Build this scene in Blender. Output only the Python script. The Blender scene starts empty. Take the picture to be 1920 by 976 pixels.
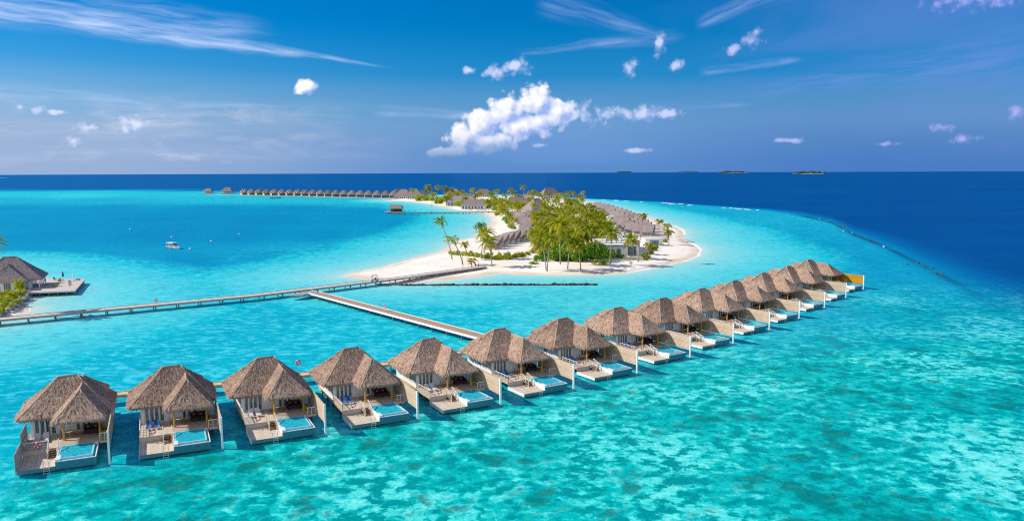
import bpy, bmesh, math, random
import numpy as np
from mathutils import Vector, Matrix, Quaternion
random.seed(7); rng = np.random.default_rng(7)
SC = bpy.context.scene
COL = SC.collection
R = math.radians

# ------------------------------------------------------------------ camera
CAM_H, FPX, PITCH, ROLL = 35.4, 1437.17, 0.1143018, -0.0034904
cd = bpy.data.cameras.new('camera')
cam = bpy.data.objects.new('camera', cd); COL.objects.link(cam)
cd.sensor_width = 36.0; cd.lens = FPX / 1920 * 36.0
cd.clip_start = 0.5; cd.clip_end = 120000
cam.matrix_world = (Matrix.Translation((0, 0, CAM_H)) @ Matrix.Rotation(math.pi/2 - PITCH, 4, 'X') @ Matrix.Rotation(ROLL, 4, 'Z'))
SC.camera = cam

# ------------------------------------------------------------------ exposure
SC.view_settings.view_transform = 'Standard'
SC.view_settings.look = 'None'
SC.view_settings.exposure = 0.22
SC.view_settings.gamma = 1.0
SC.cycles.use_denoising = False
SC.cycles.filter_width = 1.15
SC.cycles.max_bounces = 6
SC.cycles.diffuse_bounces = 3
SC.cycles.glossy_bounces = 3
SC.cycles.transparent_max_bounces = 8
SC.cycles.sample_clamp_indirect = 6.0

# ------------------------------------------------------------------ node helper
class S:
    """a socket with arithmetic"""
    def __init__(s, nt, sock): s.nt = nt; s.k = sock
    def _m(s, op, *a, clamp=False):
        n = s.nt.nodes.new('ShaderNodeMath'); n.operation = op; n.use_clamp = clamp
        for i, v in enumerate((s,) + a):
            if isinstance(v, S): s.nt.links.new(v.k, n.inputs[i])
            else: n.inputs[i].default_value = float(v)
        return S(s.nt, n.outputs[0])
    def __add__(s, o): return s._m('ADD', o)
    __radd__ = __add__
    def __mul__(s, o): return s._m('MULTIPLY', o)
    __rmul__ = __mul__
    def __sub__(s, o): return s._m('SUBTRACT', o)
    def __rsub__(s, o): return (s * -1.0) + o
    def __truediv__(s, o): return s._m('DIVIDE', o)
    def mx(s, o): return s._m('MAXIMUM', o)
    def mn(s, o): return s._m('MINIMUM', o)
    def smax(s, o, k): return s._m('SMOOTH_MAX', o, k)
    def ab(s): return s._m('ABSOLUTE')
    def sqrt(s): return s._m('SQRT')
    def pw(s, e): return s._m('POWER', e)
    def cl(s): return s._m('ADD', 0.0, clamp=True)
    def st(s, a, b):
        """smooth step from a to b"""
        n = s.nt.nodes.new('ShaderNodeMapRange'); n.interpolation_type = 'SMOOTHSTEP'
        s.nt.links.new(s.k, n.inputs[0]); n.inputs[1].default_value = a; n.inputs[2].default_value = b
        if a > b:
            n.inputs[1].default_value = b; n.inputs[2].default_value = a; n.inputs[3].default_value = 1; n.inputs[4].default_value = 0
        return S(s.nt, n.outputs[0])
def link_in(nt, v, sock):
    if isinstance(v, S): nt.links.new(v.k, sock)
    elif isinstance(v, (tuple, list)):
        v = tuple(v)
        sock.default_value = v if len(v) == len(sock.default_value) else v + (1.0,)
    else: sock.default_value = v
def vec(nt, x, y, z=0.0):
    n = nt.nodes.new('ShaderNodeCombineXYZ')
    for i, v in enumerate((x, y, z)): link_in(nt, v, n.inputs[i])
    return S(nt, n.outputs[0])
def sep(nt, v):
    n = nt.nodes.new('ShaderNodeSeparateXYZ'); nt.links.new(v.k, n.inputs[0])
    return [S(nt, o) for o in n.outputs]
def noise(nt, v, scale, detail=4, rough=0.55, dist=0.0, lac=2.0):
    n = nt.nodes.new('ShaderNodeTexNoise')
    if v is not None: nt.links.new(v.k, n.inputs['Vector'])
    n.inputs['Scale'].default_value = scale; n.inputs['Detail'].default_value = detail
    n.inputs['Roughness'].default_value = rough; n.inputs['Distortion'].default_value = dist; n.inputs['Lacunarity'].default_value = lac
    return S(nt, n.outputs[0])
def voro(nt, v, scale, feature='F1', detail=0.0, rough=0.5, smooth=None):
    n = nt.nodes.new('ShaderNodeTexVoronoi'); n.feature = feature
    nt.links.new(v.k, n.inputs['Vector']); n.inputs['Scale'].default_value = scale
    n.inputs['Detail'].default_value = detail; n.inputs['Roughness'].default_value = rough
    if smooth is not None: n.inputs['Smoothness'].default_value = smooth
    return S(nt, n.outputs['Distance'])
def mix(nt, fac, a, b):
    n = nt.nodes.new('ShaderNodeMix'); n.data_type = 'RGBA'
    link_in(nt, fac, n.inputs[0]); link_in(nt, a, n.inputs[6]); link_in(nt, b, n.inputs[7])
    return S(nt, n.outputs[2])
def scale_vec(nt, v, s):
    n = nt.nodes.new('ShaderNodeVectorMath'); n.operation = 'MULTIPLY'
    nt.links.new(v.k, n.inputs[0]); n.inputs[1].default_value = s
    return S(nt, n.outputs[0])
def ramp(nt, f, stops):
    n = nt.nodes.new('ShaderNodeValToRGB'); e = n.color_ramp.elements
    while len(e) > 1: e.remove(e[-1])
    e[0].position = stops[0][0]; e[0].color = tuple(stops[0][1]) + (1,)
    for p, c in stops[1:]:
        x = e.new(p); x.color = tuple(c) + (1,)
    nt.links.new(f.k, n.inputs[0])
    return S(nt, n.outputs[0])

# ------------------------------------------------------------------ sky and sun
SUN_AZ = Vector((-0.994, 0.105, 0)).normalized(); SUN_EL = R(36)
SUN = Vector((SUN_AZ.x*math.cos(SUN_EL), SUN_AZ.y*math.cos(SUN_EL), math.sin(SUN_EL)))
W = bpy.data.worlds.new('World'); SC.world = W; W.use_nodes = True
nt = W.node_tree; nt.nodes.clear()
sky = nt.nodes.new('ShaderNodeTexSky'); sky.sky_type = 'NISHITA'; sky.sun_disc = False
sky.sun_elevation = SUN_EL; sky.sun_rotation = math.atan2(SUN_AZ.x, SUN_AZ.y)
sky.air_density = 1.0; sky.dust_density = 0.3; sky.ozone_density = 3.0; sky.altitude = 0
hsv = nt.nodes.new('ShaderNodeHueSaturation'); hsv.inputs['Saturation'].default_value = SKY_SAT = 2.1
hsv.inputs['Value'].default_value = 0.88; hsv.inputs['Hue'].default_value = 0.513
nt.links.new(sky.outputs[0], hsv.inputs['Color'])
col = S(nt, hsv.outputs[0])
tc = nt.nodes.new('ShaderNodeTexCoord')
D = S(nt, tc.outputs['Generated'])
dx, dy, dz = sep(nt, D)
n = nt.nodes.new('ShaderNodeMath'); n.operation = 'ARCTAN2'; nt.links.new(dx.k, n.inputs[0]); nt.links.new(dy.k, n.inputs[1])
AZ = S(nt, n.outputs[0]) * (180/math.pi)
n = nt.nodes.new('ShaderNodeMath'); n.operation = 'ARCSINE'; nt.links.new(dz.k, n.inputs[0])
EL = S(nt, n.outputs[0]) * (180/math.pi)

def azel(px, py):
    """azimuth and elevation (degrees) of a direction measured on the photograph"""
    X = px-960; Y = py-488
    cr, sr = math.cos(ROLL), math.sin(ROLL)
    X0 = X*cr+Y*sr; Y0 = Y*cr-X*sr
    c, s = math.cos(PITCH), math.sin(PITCH)
    d = Vector((X0/FPX, c-(Y0/FPX)*s*1.0, -s-(Y0/FPX)*c)).normalized()
    return math.degrees(math.atan2(d.x, d.y)), math.degrees(math.asin(d.z))
UV = vec(nt, AZ, EL, 0.0)
# wandering coordinates so no cloud has a clean outline
def over(base, fac, c): return mix(nt, fac, base, c)
SKYK = SKYK_V = 10.0   # the sky texture is bright: cloud radiance is given in the same units (x 0.1 strength)
def C(r, g, b): return (r*SKYK, g*SKYK, b*SKYK)
# the sky node goes straw-coloured at the sea's edge; tropical air there stays blue, paler towards the sun
left = AZ.st(0.0, -36.0)
right = AZ.st(4.0, 26.0)
bank = noise(nt, vec(nt, AZ*0.05, EL*0.30, 3.1), 1.0, 4, 0.6)
low = mix(nt, left, mix(nt, right, C(0.060, 0.215, 0.55), C(0.022, 0.150, 0.49)), C(0.17, 0.32, 0.61))
col = over(col, EL.st(11.0, 0.2)*0.94, low)
col = over(col, (EL + (bank-0.5)*9.0).st(5.4, 2.4)*(left*0.78 + 0.04), C(0.30, 0.40, 0.60))
puff = noise(nt, vec(nt, AZ*0.16, EL*0.55, 5.7), 1.0, 6, 0.62, 0.3)
col = over(col, AZ.st(-6.0, -26.0)*EL.st(5.6, 4.0)*EL.st(0.1, 1.2)*puff.st(0.47, 0.66)*0.55, C(0.52, 0.57, 0.70))
veil = noise(nt, vec(nt, AZ*0.045 + EL*0.02, EL*0.22 - AZ*0.03, 7.0), 1.0, 6, 0.62, 0.6)
col = over(col, right*veil.st(0.36, 0.70)*EL.st(0.0, 3.0)*0.42, C(0.14, 0.23, 0.62))
# long cirrus streaks, in coordinates that wander a little
wob = noise(nt, scale_vec(nt, UV, (0.13, 0.3, 1)), 1.0, 2, 0.5) - 0.5
UVW = vec(nt, AZ, EL + wob*1.1, 0.0)
def streak(p, q, w0, w1, strength, c=(0.50, 0.62, 0.92), soft=0.5):
    global col
    a, b = Vector(azel(*p)), Vector(azel(*q)); d = (b-a); Ln = d.length
    m = nt.nodes.new('ShaderNodeMapping'); m.vector_type = 'TEXTURE'
    m.inputs['Location'].default_value = (a.x, a.y, 0); m.inputs['Rotation'].default_value = (0, 0, math.atan2(d.y, d.x))
    nt.links.new(UVW.k, m.inputs[0])
    mv = S(nt, m.outputs[0]); t, s, _ = sep(nt, mv)
    fib = noise(nt, scale_vec(nt, mv, (0.22, 2.4, 1)), 1.0, 5, 0.6, 0.4)
    k = (s/(t*((w1-w0)/Ln) + w0).mx(0.03)).ab().st(1.0, 0.0)*t.st(Ln*1.02, Ln*0.78)
    if p[0] > 0: k = k*t.st(0.0, 0.16*Ln)
    col = over(col, k*fib.st(0.28, 0.28+soft)*strength, C(*c))
streak((-80, 0), (735, 124), 1.4, 0.10, 0.95)
streak((-60, -12), (520, 66), 2.2, 1.2, 0.50)
streak((-40, 176), (560, 198), 1.2, 0.10, 0.45, (0.42, 0.56, 0.85))
streak((690, 212), (1000, 216), 0.6, 0.4, 0.40)
streak((-60, 236), (420, 250), 1.1, 0.8, 0.42, (0.46, 0.54, 0.72))
streak((-80, 282), (760, 292), 0.9, 0.5, 0.30, (0.42, 0.50, 0.68))
streak((150, 206), (420, 214), 0.7, 0.4, 0.40, (0.44, 0.54, 0.76))
streak((960, 100), (1290, 62), 0.25, 0.8, 0.50, (0.34, 0.46, 0.86))
streak((1000, -2), (1260, 66), 1.6, 0.5, 0.42, (0.32, 0.44, 0.86))
streak((1300, 46), (1500, -30), 0.5, 1.2, 0.55, (0.38, 0.48, 0.88))
streak((1305, 136), (1510, 112), 0.38, 0.30, 0.60, (0.32, 0.44, 0.86))
streak((1390, 172), (2000, 92), 0.8, 2.4, 0.40, (0.20, 0.30, 0.74))
streak((1200, 206), (1420, 190), 0.5, 0.25, 0.35, (0.28, 0.40, 0.84))
# cumulus: groups of lobes broken up by billowing noise, lit from the upper left
def cumulus(blobs, amp, soft, alpha, lit, dark, fade, nsc, offset, thr=-0.10):
    global col
    bl = [(azel(x, y), a/25.0, b/25.0) for x, y, a, b in blobs]
    def dens(q, detail):
        f = None
        for (cu, cv), a, b in bl:
            n = nt.nodes.new('ShaderNodeVectorMath'); n.operation = 'MULTIPLY_ADD'
            nt.links.new(q.k, n.inputs[0]); n.inputs[1].default_value = (1/a, 1/b, 0); n.inputs[2].default_value = (-cu/a, -cv/b, 0)
            l = nt.nodes.new('ShaderNodeVectorMath'); l.operation = 'LENGTH'; nt.links.new(n.outputs[0], l.inputs[0])
            e = S(nt, l.outputs['Value'])
            f = e if f is None else f._m('SMOOTH_MIN', e, 0.18)
        big = noise(nt, q, nsc, detail, 0.60, 0.25)
        bil = voro(nt, q, nsc*2.1, 'F1', 2.0 if detail > 4 else 1.0, 0.55)
        return (1.0-f) + (big-0.5)*(amp*1.5) + (0.42-bil)*(amp*0.75)
    d0 = dens(UV, 6)
    d1 = dens(vec(nt, AZ-offset, EL+offset*0.9, 0.0), 3)
    a = d0.st(thr, thr+soft)*alpha
    if fade: a = a * EL.st(azel(960, fade[1])[1], azel(960, fade[0])[1])
    sh = ((d0-d1)*1.5 + 0.60).cl()
    col = over(col, a, mix(nt, sh, dark, lit))
cumulus([(880, 132, 24, 12), (930, 136, 46, 20), (968, 124, 44, 24),
         (1085, 205, 50, 26), (1130, 218, 70, 28), (1200, 212, 76, 22), (1250, 212, 50, 14),
         (1180, 134, 26, 32), (1236, 80, 20, 34), (1270, 122, 18, 24), (1415, 74, 28, 26), (1376, 94, 20, 16),
         (1840, 0, 90, 24), (1904, 214, 24, 24), (1808, 262, 40, 14), (1770, 240, 30, 14),
         (70,206,20,12), (38,200,12,9), (104,210,22,6), (160, 240, 34, 16), (140, 264, 22, 18), (252, 232, 36, 22), (70, 206, 22, 13), (38, 200, 12, 10), (104, 210, 24, 7),
         (1010, 272, 22, 8), (1190, 282, 50, 8), (1480, 264, 40, 7), (1660, 270, 40, 8)],
        0.85, 0.80, 0.80, mix(nt, right, C(0.68, 0.72, 0.94), C(0.42, 0.43, 0.85)), mix(nt, right, C(0.30, 0.43, 0.80), C(0.22, 0.31, 0.76)), None, 0.62, 0.38)
# the milky underside that hangs below the big cloud
col = over(col, (AZ.st(-3.5, 1.0)*AZ.st(15.0, 5.0)*EL.st(4.6, 2.8)*EL.st(0.2, 1.4)*(veil.st(0.30, 0.60)*0.5 + 0.5))*0.40, C(0.16, 0.30, 0.64))
cumulus([(1008, 190, 46, 38), (950, 210, 48, 40), (905, 234, 50, 36), (872, 260, 44, 38), (842, 286, 52, 13), (1044, 210, 50, 36), (985, 236, 70, 36), (915, 264, 70, 32),
         (574, 165, 28, 18)],
        0.50, 0.34, 0.96, C(0.88, 0.88, 0.94), C(0.30, 0.42, 0.76), (236, 308), 0.60, 0.40)
# unseen bright cloud added behind the camera to fill the shaded fronts
south_fill = noise(nt, scale_vec(nt, D, (1.6, 1.6, 3.2)), 1.5, 5, 0.6)
col = over(col, dy.st(-0.05, -0.55)*dz.st(0.02, 0.12)*south_fill.st(0.36, 0.56)*0.8, C(0.95, 0.97, 1.0))
bg = nt.nodes.new('ShaderNodeBackground'); bg.inputs['Strength'].default_value = 0.1
nt.links.new(col.k, bg.inputs['Color'])
wo = nt.nodes.new('ShaderNodeOutputWorld'); nt.links.new(bg.outputs[0], wo.inputs[0])
try:
    W.cycles.sampling_method = 'MANUAL'; W.cycles.sample_map_resolution = 256
except Exception: pass

sl = bpy.data.lights.new('sun', 'SUN'); sl.energy = 4.6; sl.angle = R(0.53); sl.color = (1.0, 0.93, 0.82)
so = bpy.data.objects.new('sun', sl); COL.objects.link(so)
so.rotation_euler = SUN.to_track_quat('Z', 'Y').to_euler()
so.location = (0, 0, 200)

# ------------------------------------------------------------------ helpers
def G(px, py, z=0.0):
    """the point at height z that the photograph shows at (px, py)"""
    X = px-960; Y = py-488
    cr, sr = math.cos(ROLL), math.sin(ROLL)
    X0 = X*cr+Y*sr; Y0 = Y*cr-X*sr
    c, s = math.cos(PITCH), math.sin(PITCH)
    d = (X0/FPX, c-(Y0/FPX)*s, -s-(Y0/FPX)*c)
    k = (z-CAM_H)/d[2]
    return Vector((d[0]*k, d[1]*k, z))

def link(o, parent=None):
    COL.objects.link(o)
    if parent is not None: o.parent = parent
    return o
def tag(o, label=None, cat=None, group=None, kind=None):
    if label: o['label'] = label
    if cat: o['category'] = cat
    if group: o['group'] = group
    if kind: o['kind'] = kind
    return o
def empty(name, loc=(0, 0, 0), rz=0.0, label=None, cat=None, group=None):
    o = bpy.data.objects.new(name, None); o.empty_display_size = 0.5
    o.location = loc; o.rotation_euler = (0, 0, rz); COL.objects.link(o)
    return tag(o, label, cat, group)
def copy_tree(o, parent=None):
    c = o.copy(); COL.objects.link(c)
    if parent is not None: c.parent = parent
    for ch in [x for x in ALLCH.get(o.name, [])]:
        cc = copy_tree(ch, c); ALLCH.setdefault(c.name, []).append(cc)
    return c
ALLCH = {}

class MB:
    """collects shapes into one mesh"""
    def __init__(s): s.v = []; s.f = []; s.m = []; s.uv = []; s.has_uv = False; s.mi = 0
    def add(s, vs, fs, uvs=None):
        b = len(s.v); s.v += [tuple(x) for x in vs]
        for i, f in enumerate(fs):
            s.f.append(tuple(b+k for k in f)); s.m.append(s.mi)
            if uvs is not None: s.has_uv = True; s.uv.append(uvs[i])
            else: s.uv.append([(vs[k][0], vs[k][1]) for k in f])
        return s
    def box(s, x0, x1, y0, y1, z0, z1):
        v = [(x0,y0,z0),(x1,y0,z0),(x1,y1,z0),(x0,y1,z0),(x0,y0,z1),(x1,y0,z1),(x1,y1,z1),(x0,y1,z1)]
        return s.add(v, [(0,3,2,1),(4,5,6,7),(0,1,5,4),(1,2,6,5),(2,3,7,6),(3,0,4,7)])
    def bbox(s, x0, x1, y0, y1, z0, z1, b=0.03):
        """box with bevelled vertical and top edges"""
        p = lambda i, z: [(x0+i+b,y0+i,z),(x1-i-b,y0+i,z),(x1-i,y0+i+b,z),(x1-i,y1-i-b,z),(x1-i-b,y1-i,z),(x0+i+b,y1-i,z),(x0+i,y1-i-b,z),(x0+i,y0+i+b,z)]
        v = p(0, z0)+p(0, z1-b)+p(b, z1)
        f = [tuple(range(7,-1,-1)), tuple(range(16,24))]
        for l in (0, 8):
            for k in range(8): f.append((l+k, l+(k+1)%8, l+8+(k+1)%8, l+8+k))
        return s.add(v, f)
    def bar(s, p, q, r0, r1=None, n=6, cap=True, sq=False):
        p, q = Vector(p), Vector(q); r1 = r0 if r1 is None else r1
        if sq: n = 4
        d = (q-p).normalized(); a = d.orthogonal().normalized() if abs(d.z) < .9 else Vector((1,0,0)); a = (a - d*a.dot(d)).normalized()
        if abs(d.z) < .9: a = Vector((0,0,1)).cross(d).normalized()
        b = d.cross(a)
        v = []
        for c, r in ((p, r0), (q, r1)):
            for k in range(n):
                t = 2*math.pi*(k+.5)/n; v.append(c + a*(r*math.cos(t)) + b*(r*math.sin(t)))
        f = [(k, (k+1)%n, n+(k+1)%n, n+k) for k in range(n)]
        if cap: f += [tuple(range(n-1,-1,-1)), tuple(range(n, 2*n))]
        return s.add(v, f)
    def tube(s, pts, rads, n=7):
        pts = [Vector(p) for p in pts]; v = []
        for i, p in enumerate(pts):
            d = (pts[min(i+1, len(pts)-1)] - pts[max(i-1, 0)]).normalized()
            a = d.cross(Vector((0.31, 0.95, 0.05))).normalized(); b = d.cross(a)
            for k in range(n):
                t = 2*math.pi*k/n; v.append(p + a*(rads[i]*math.cos(t)) + b*(rads[i]*math.sin(t)))
        f = []
        for i in range(len(pts)-1):
            for k in range(n): f.append((i*n+k, i*n+(k+1)%n, (i+1)*n+(k+1)%n, (i+1)*n+k))
        f += [tuple(range(n-1,-1,-1)), tuple(range((len(pts)-1)*n, len(pts)*n))]
        return s.add(v, f)
    def torus(s, c, R_, r, axis='y', a=20, b=7, colour=None):
        c = Vector(c); v = []; f = []
        for i in range(a):
            t = 2*math.pi*i/a
            for k in range(b):
                u = 2*math.pi*k/b; w = R_ + r*math.cos(u)
                l = (w*math.cos(t), r*math.sin(u), w*math.sin(t)) if axis == 'y' else ((r*math.sin(u), w*math.cos(t), w*math.sin(t)) if axis == 'x' else (w*math.cos(t), w*math.sin(t), r*math.sin(u)))
                v.append(c + Vector(l))
        for i in range(a):
            s.mi = colour(i/a) if colour else s.mi
            s.add([], [])
        base = len(s.v); s.v += [tuple(x) for x in v]
        for i in range(a):
            mi = colour(i/a) if colour else s.mi
            for k in range(b):
                s.f.append((base+i*b+k, base+((i+1)%a)*b+k, base+((i+1)%a)*b+(k+1)%b, base+i*b+(k+1)%b)); s.m.append(mi); s.uv.append([(0,0)]*4)
        return s
    def ell(s, c, rx, ry, rz, nu=12, nv=8, jit=0.0):
        c = Vector(c); v = [c + Vector((0,0,-rz))]
        for i in range(1, nv):
            t = -math.pi/2 + math.pi*i/nv
            for k in range(nu):
                u = 2*math.pi*k/nu; j = 1 + random.uniform(-jit, jit)
                v.append(c + Vector((rx*j*math.cos(t)*math.cos(u), ry*j*math.cos(t)*math.sin(u), rz*j*math.sin(t))))
        v.append(c + Vector((0,0,rz))); f = []
        for k in range(nu): f.append((0, 1+(k+1)%nu, 1+k))
        for i in range(nv-2):
            for k in range(nu): f.append((1+i*nu+k, 1+i*nu+(k+1)%nu, 1+(i+1)*nu+(k+1)%nu, 1+(i+1)*nu+k))
        l = len(v)-1
        for k in range(nu): f.append((l, 1+(nv-2)*nu+k, 1+(nv-2)*nu+(k+1)%nu))
        return s.add(v, f)
    def build(s, name, mats, parent=None, smooth=False, label=None, cat=None, group=None, kind=None):
        me = bpy.data.meshes.new(name); me.from_pydata([tuple(x) for x in s.v], [], s.f)
        if not isinstance(mats, (list, tuple)): mats = [mats]
        for m in mats: me.materials.append(m)
        if len(mats) > 1: me.polygons.foreach_set('material_index', s.m)
        if s.has_uv:
            ul = me.uv_layers.new(name='UVMap'); flat = [c for f in s.uv for uv in f for c in uv]
            ul.data.foreach_set('uv', flat)
        if smooth: me.polygons.foreach_set('use_smooth', [True]*len(me.polygons))
        me.update()
        o = bpy.data.objects.new(name, me); link(o, parent)
        if parent is not None: ALLCH.setdefault(parent.name, []).append(o)
        return tag(o, label, cat, group, kind)

# ------------------------------------------------------------------ materials
def newmat(name):
    m = bpy.data.materials.new(name); m.use_nodes = True
    t = m.node_tree; b = t.nodes['Principled BSDF']
    return m, t, b
def objco(t): 
    n = t.nodes.new('ShaderNodeTexCoord'); return S(t, n.outputs['Object'])
def uvco(t):
    n = t.nodes.new('ShaderNodeTexCoord'); return S(t, n.outputs['UV'])
def worldco(t):
    n = t.nodes.new('ShaderNodeNewGeometry'); return S(t, n.outputs['Position'])
def bump(t, h, strength, dist):
    n = t.nodes.new('ShaderNodeBump'); n.inputs['Strength'].default_value = strength; n.inputs['Distance'].default_value = dist
    t.links.new(h.k, n.inputs['Height']); return n.outputs[0]
def rand(t):
    n = t.nodes.new('ShaderNodeObjectInfo'); return S(t, n.outputs['Random'])
def simple(name, c, rough=0.6, var=0.12, sc=3.0, metal=0.0, spec=0.4, bmp=0.0, emit=None):
    m, t, b = newmat(name)
    nz = noise(t, objco(t), sc, 5, 0.6)
    lo = tuple(x*(1-var) for x in c); hi = tuple(min(1, x*(1+var)) for x in c)
    t.links.new(mix(t, nz.st(0.3, 0.7), lo, hi).k, b.inputs['Base Color'])
    b.inputs['Roughness'].default_value = rough; b.inputs['Metallic'].default_value = metal
    b.inputs['Specular IOR Level'].default_value = spec
    if bmp: t.links.new(bump(t, nz, bmp, 0.05), b.inputs['Normal'])
    return m
def planks(name, c1, c2, axis, width, rough=0.75, gap=0.10):
    """boards of a given width across the named axis, each with its own tone"""
    m, t, b = newmat(name)
    x, y, z = sep(t, objco(t)); a = {'x': x, 'y': y, 'z': z}[axis]
    u = a/width; cell = u._m('FLOOR'); fr = u - cell
    wn = t.nodes.new('ShaderNodeTexWhiteNoise'); wn.noise_dimensions = '1D'; t.links.new(cell.k, wn.inputs['W'])
    tone = S(t, wn.outputs['Value'])
    st = {'x': (3, 0.35, 0.35), 'y': (0.35, 3, 0.35), 'z': (0.35, 0.35, 3)}[axis]
    grain = noise(t, scale_vec(t, objco(t), st), 2.2, 5, 0.65)
    wear = noise(t, objco(t), 0.55, 4, 0.6)
    base = mix(t, (tone*0.55 + grain*0.6 - 0.1).cl(), c1, c2)
    base = mix(t, wear.st(0.5, 0.75)*0.35, base, tuple(min(1, k*1.25) for k in c2))
    line = fr.st(0.0, gap).mn(fr.st(1.0, 1.0-gap))
    base = mix(t, line, tuple(k*0.35 for k in c1), base)
    t.links.new(base.k, b.inputs['Base Color']); b.inputs['Roughness'].default_value = rough; b.inputs['Specular IOR Level'].default_value = 0.25
    t.links.new(bump(t, line + grain*0.3, 0.5, 0.02), b.inputs['Normal'])
    return m
def thatch_mat(name, c1, c2, c3):
    m, t, b = newmat(name)
    uv = uvco(t)
    straw = noise(t, scale_vec(t, uv, (6.5, 1.3, 1)), 1.6, 6, 0.72, 0.3)
    course = noise(t, scale_vec(t, uv, (0.35, 3.2, 1)), 1.0, 4, 0.6, 0.5)
    nv_ = t.nodes.new('ShaderNodeVectorMath'); nv_.operation = 'ADD'; t.links.new(objco(t).k, nv_.inputs[0]); t.links.new((rand(t)*57.0).k, nv_.inputs[1])
    blot = noise(t, S(t, nv_.outputs[0]), 0.42, 5, 0.62)
    base = mix(t, straw.st(0.34, 0.66), c1, c2)
    base = mix(t, blot.st(0.46, 0.74)*0.55, base, c3)
    base = mix(t, course.st(0.52, 0.70)*0.35, base, tuple(k*0.55 for k in c1))
    r = rand(t)
    hs = t.nodes.new('ShaderNodeHueSaturation'); t.links.new(base.k, hs.inputs['Color'])
    t.links.new((r*0.34 + 0.82).k, hs.inputs['Value'])
    t.links.new(hs.outputs[0], b.inputs['Base Color'])
    b.inputs['Roughness'].default_value = 0.95; b.inputs['Specular IOR Level'].default_value = 0.08
    t.links.new(bump(t, straw*0.8 + course*0.9, 1.0, 0.16), b.inputs['Normal'])
    return m
def leaf_mat(name, c1, c2, trans=0.25, rough=0.55):
    m, t, b = newmat(name)
    nz = noise(t, objco(t), 0.9, 3, 0.6); r = rand(t)
    base = mix(t, (nz*0.9 + r*0.5 - 0.2).cl(), c1, c2)
    t.links.new(base.k, b.inputs['Base Color']); b.inputs['Roughness'].default_value = rough; b.inputs['Specular IOR Level'].default_value = 0.3
    tr = t.nodes.new('ShaderNodeBsdfTranslucent'); t.links.new(base.k, tr.inputs[0])
    mx = t.nodes.new('ShaderNodeMixShader'); mx.inputs[0].default_value = trans
    t.links.new(b.outputs[0], mx.inputs[1]); t.links.new(tr.outputs[0], mx.inputs[2])
    t.links.new(mx.outputs[0], t.nodes['Material Output'].inputs[0])
    return m

M = {}
M['thatch'] = thatch_mat('thatch', (0.17, 0.112, 0.082), (0.62, 0.425, 0.31), (0.54, 0.405, 0.32))
M['thatch_cap'] = thatch_mat('thatch_cap', (0.30, 0.21, 0.155), (0.64, 0.47, 0.35), (0.60, 0.46, 0.36))
M['thatch_grey'] = thatch_mat('thatch_grey', (0.19, 0.15, 0.14), (0.40, 0.32, 0.30), (0.33, 0.27, 0.255))
M['white'] = simple('white_paint', (0.80, 0.80, 0.78), 0.5, 0.06, 1.3)
M['plaster'] = simple('white_plaster', (0.78, 0.77, 0.74), 0.8, 0.08, 0.9)
M['deck'] = planks('deck_boards', (0.52, 0.42, 0.31), (0.74, 0.63, 0.49), 'x', 0.14)
M['deck_dark'] = planks('terrace_boards', (0.40, 0.31, 0.24), (0.56, 0.46, 0.37), 'y', 0.14)
M['boards'] = planks('wall_boards', (0.44, 0.31, 0.205), (0.72, 0.56, 0.42), 'z', 0.24, gap=0.14)
M['boards_grey'] = planks('grey_boards', (0.42, 0.36, 0.31), (0.60, 0.52, 0.45), 'z', 0.17)
M['boards_ochre'] = planks('ochre_boards', (0.42, 0.20, 0.012), (0.58, 0.30, 0.02), 'z', 0.30)
M['tan_wood'] = simple('tan_wood', (0.55, 0.40, 0.25), 0.6, 0.2, 2.0)
M['yellow_wood'] = simple('yellow_wood', (0.50, 0.30, 0.045), 0.55, 0.2, 2.0)
M['dark_wood'] = simple('dark_wood', (0.20, 0.11, 0.055), 0.5, 0.25, 3.0)
M['orange_wood'] = simple('orange_wood', (0.50, 0.22, 0.05), 0.5, 0.25, 3.0)
M['concrete'] = simple('weathered_concrete', (0.30, 0.31, 0.29), 0.85, 0.25, 1.5)
M['pile'] = simple('wet_pile', (0.16, 0.17, 0.15), 0.7, 0.35, 1.5)
M['blue'] = None
M['red'] = simple('red_cloth', (0.55, 0.05, 0.03), 0.8, 0.15)
M['dark_fabric'] = simple('navy_rattan', (0.025, 0.022, 0.03), 0.7, 0.3, 8)
M['black'] = simple('black_plastic', (0.015, 0.015, 0.018), 0.4, 0.2)
M['grey_cloth'] = simple('pale_cloth', (0.62, 0.58, 0.55), 0.9, 0.1)
M['ring_red'] = simple('ring_red', (0.65, 0.03, 0.03), 0.4, 0.08)
M['ring_white'] = simple('ring_white', (0.82, 0.82, 0.80), 0.4, 0.05)
M['steel'] = simple('steel', (0.55, 0.57, 0.58), 0.3, 0.1, 3, 0.8)
M['tile'] = simple('pool_tile', (0.36, 0.66, 0.74), 0.35, 0.10, 4)
M['rim'] = simple('pool_rim', (0.74, 0.77, 0.78), 0.4, 0.06, 2)
M['teal'] = simple('teal_shade_wall', (0.035, 0.20, 0.25), 0.4, 0.15, 2)  # shade and turquoise water bounce on a white wall, painted into the colour
M['fascia'] = simple('teal_shade_fascia', (0.075, 0.22, 0.25), 0.5, 0.12, 2)  # white fascia's shaded side and lagoon bounce put into its base colour
M['skin'] = simple('skin', (0.50, 0.29, 0.19), 0.6, 0.05)
M['hair'] = simple('dark_hair', (0.03, 0.02, 0.015), 0.6, 0.2)
M['trunk'] = simple('palm_trunk', (0.36, 0.29, 0.22), 0.9, 0.3, 6.0, bmp=0.6)
M['bark'] = simple('bark', (0.20, 0.15, 0.11), 0.9, 0.3, 5.0, bmp=0.6)
M['frond'] = leaf_mat('palm_leaf', (0.16, 0.27, 0.010), (0.62, 0.56, 0.022), 0.48)
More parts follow.
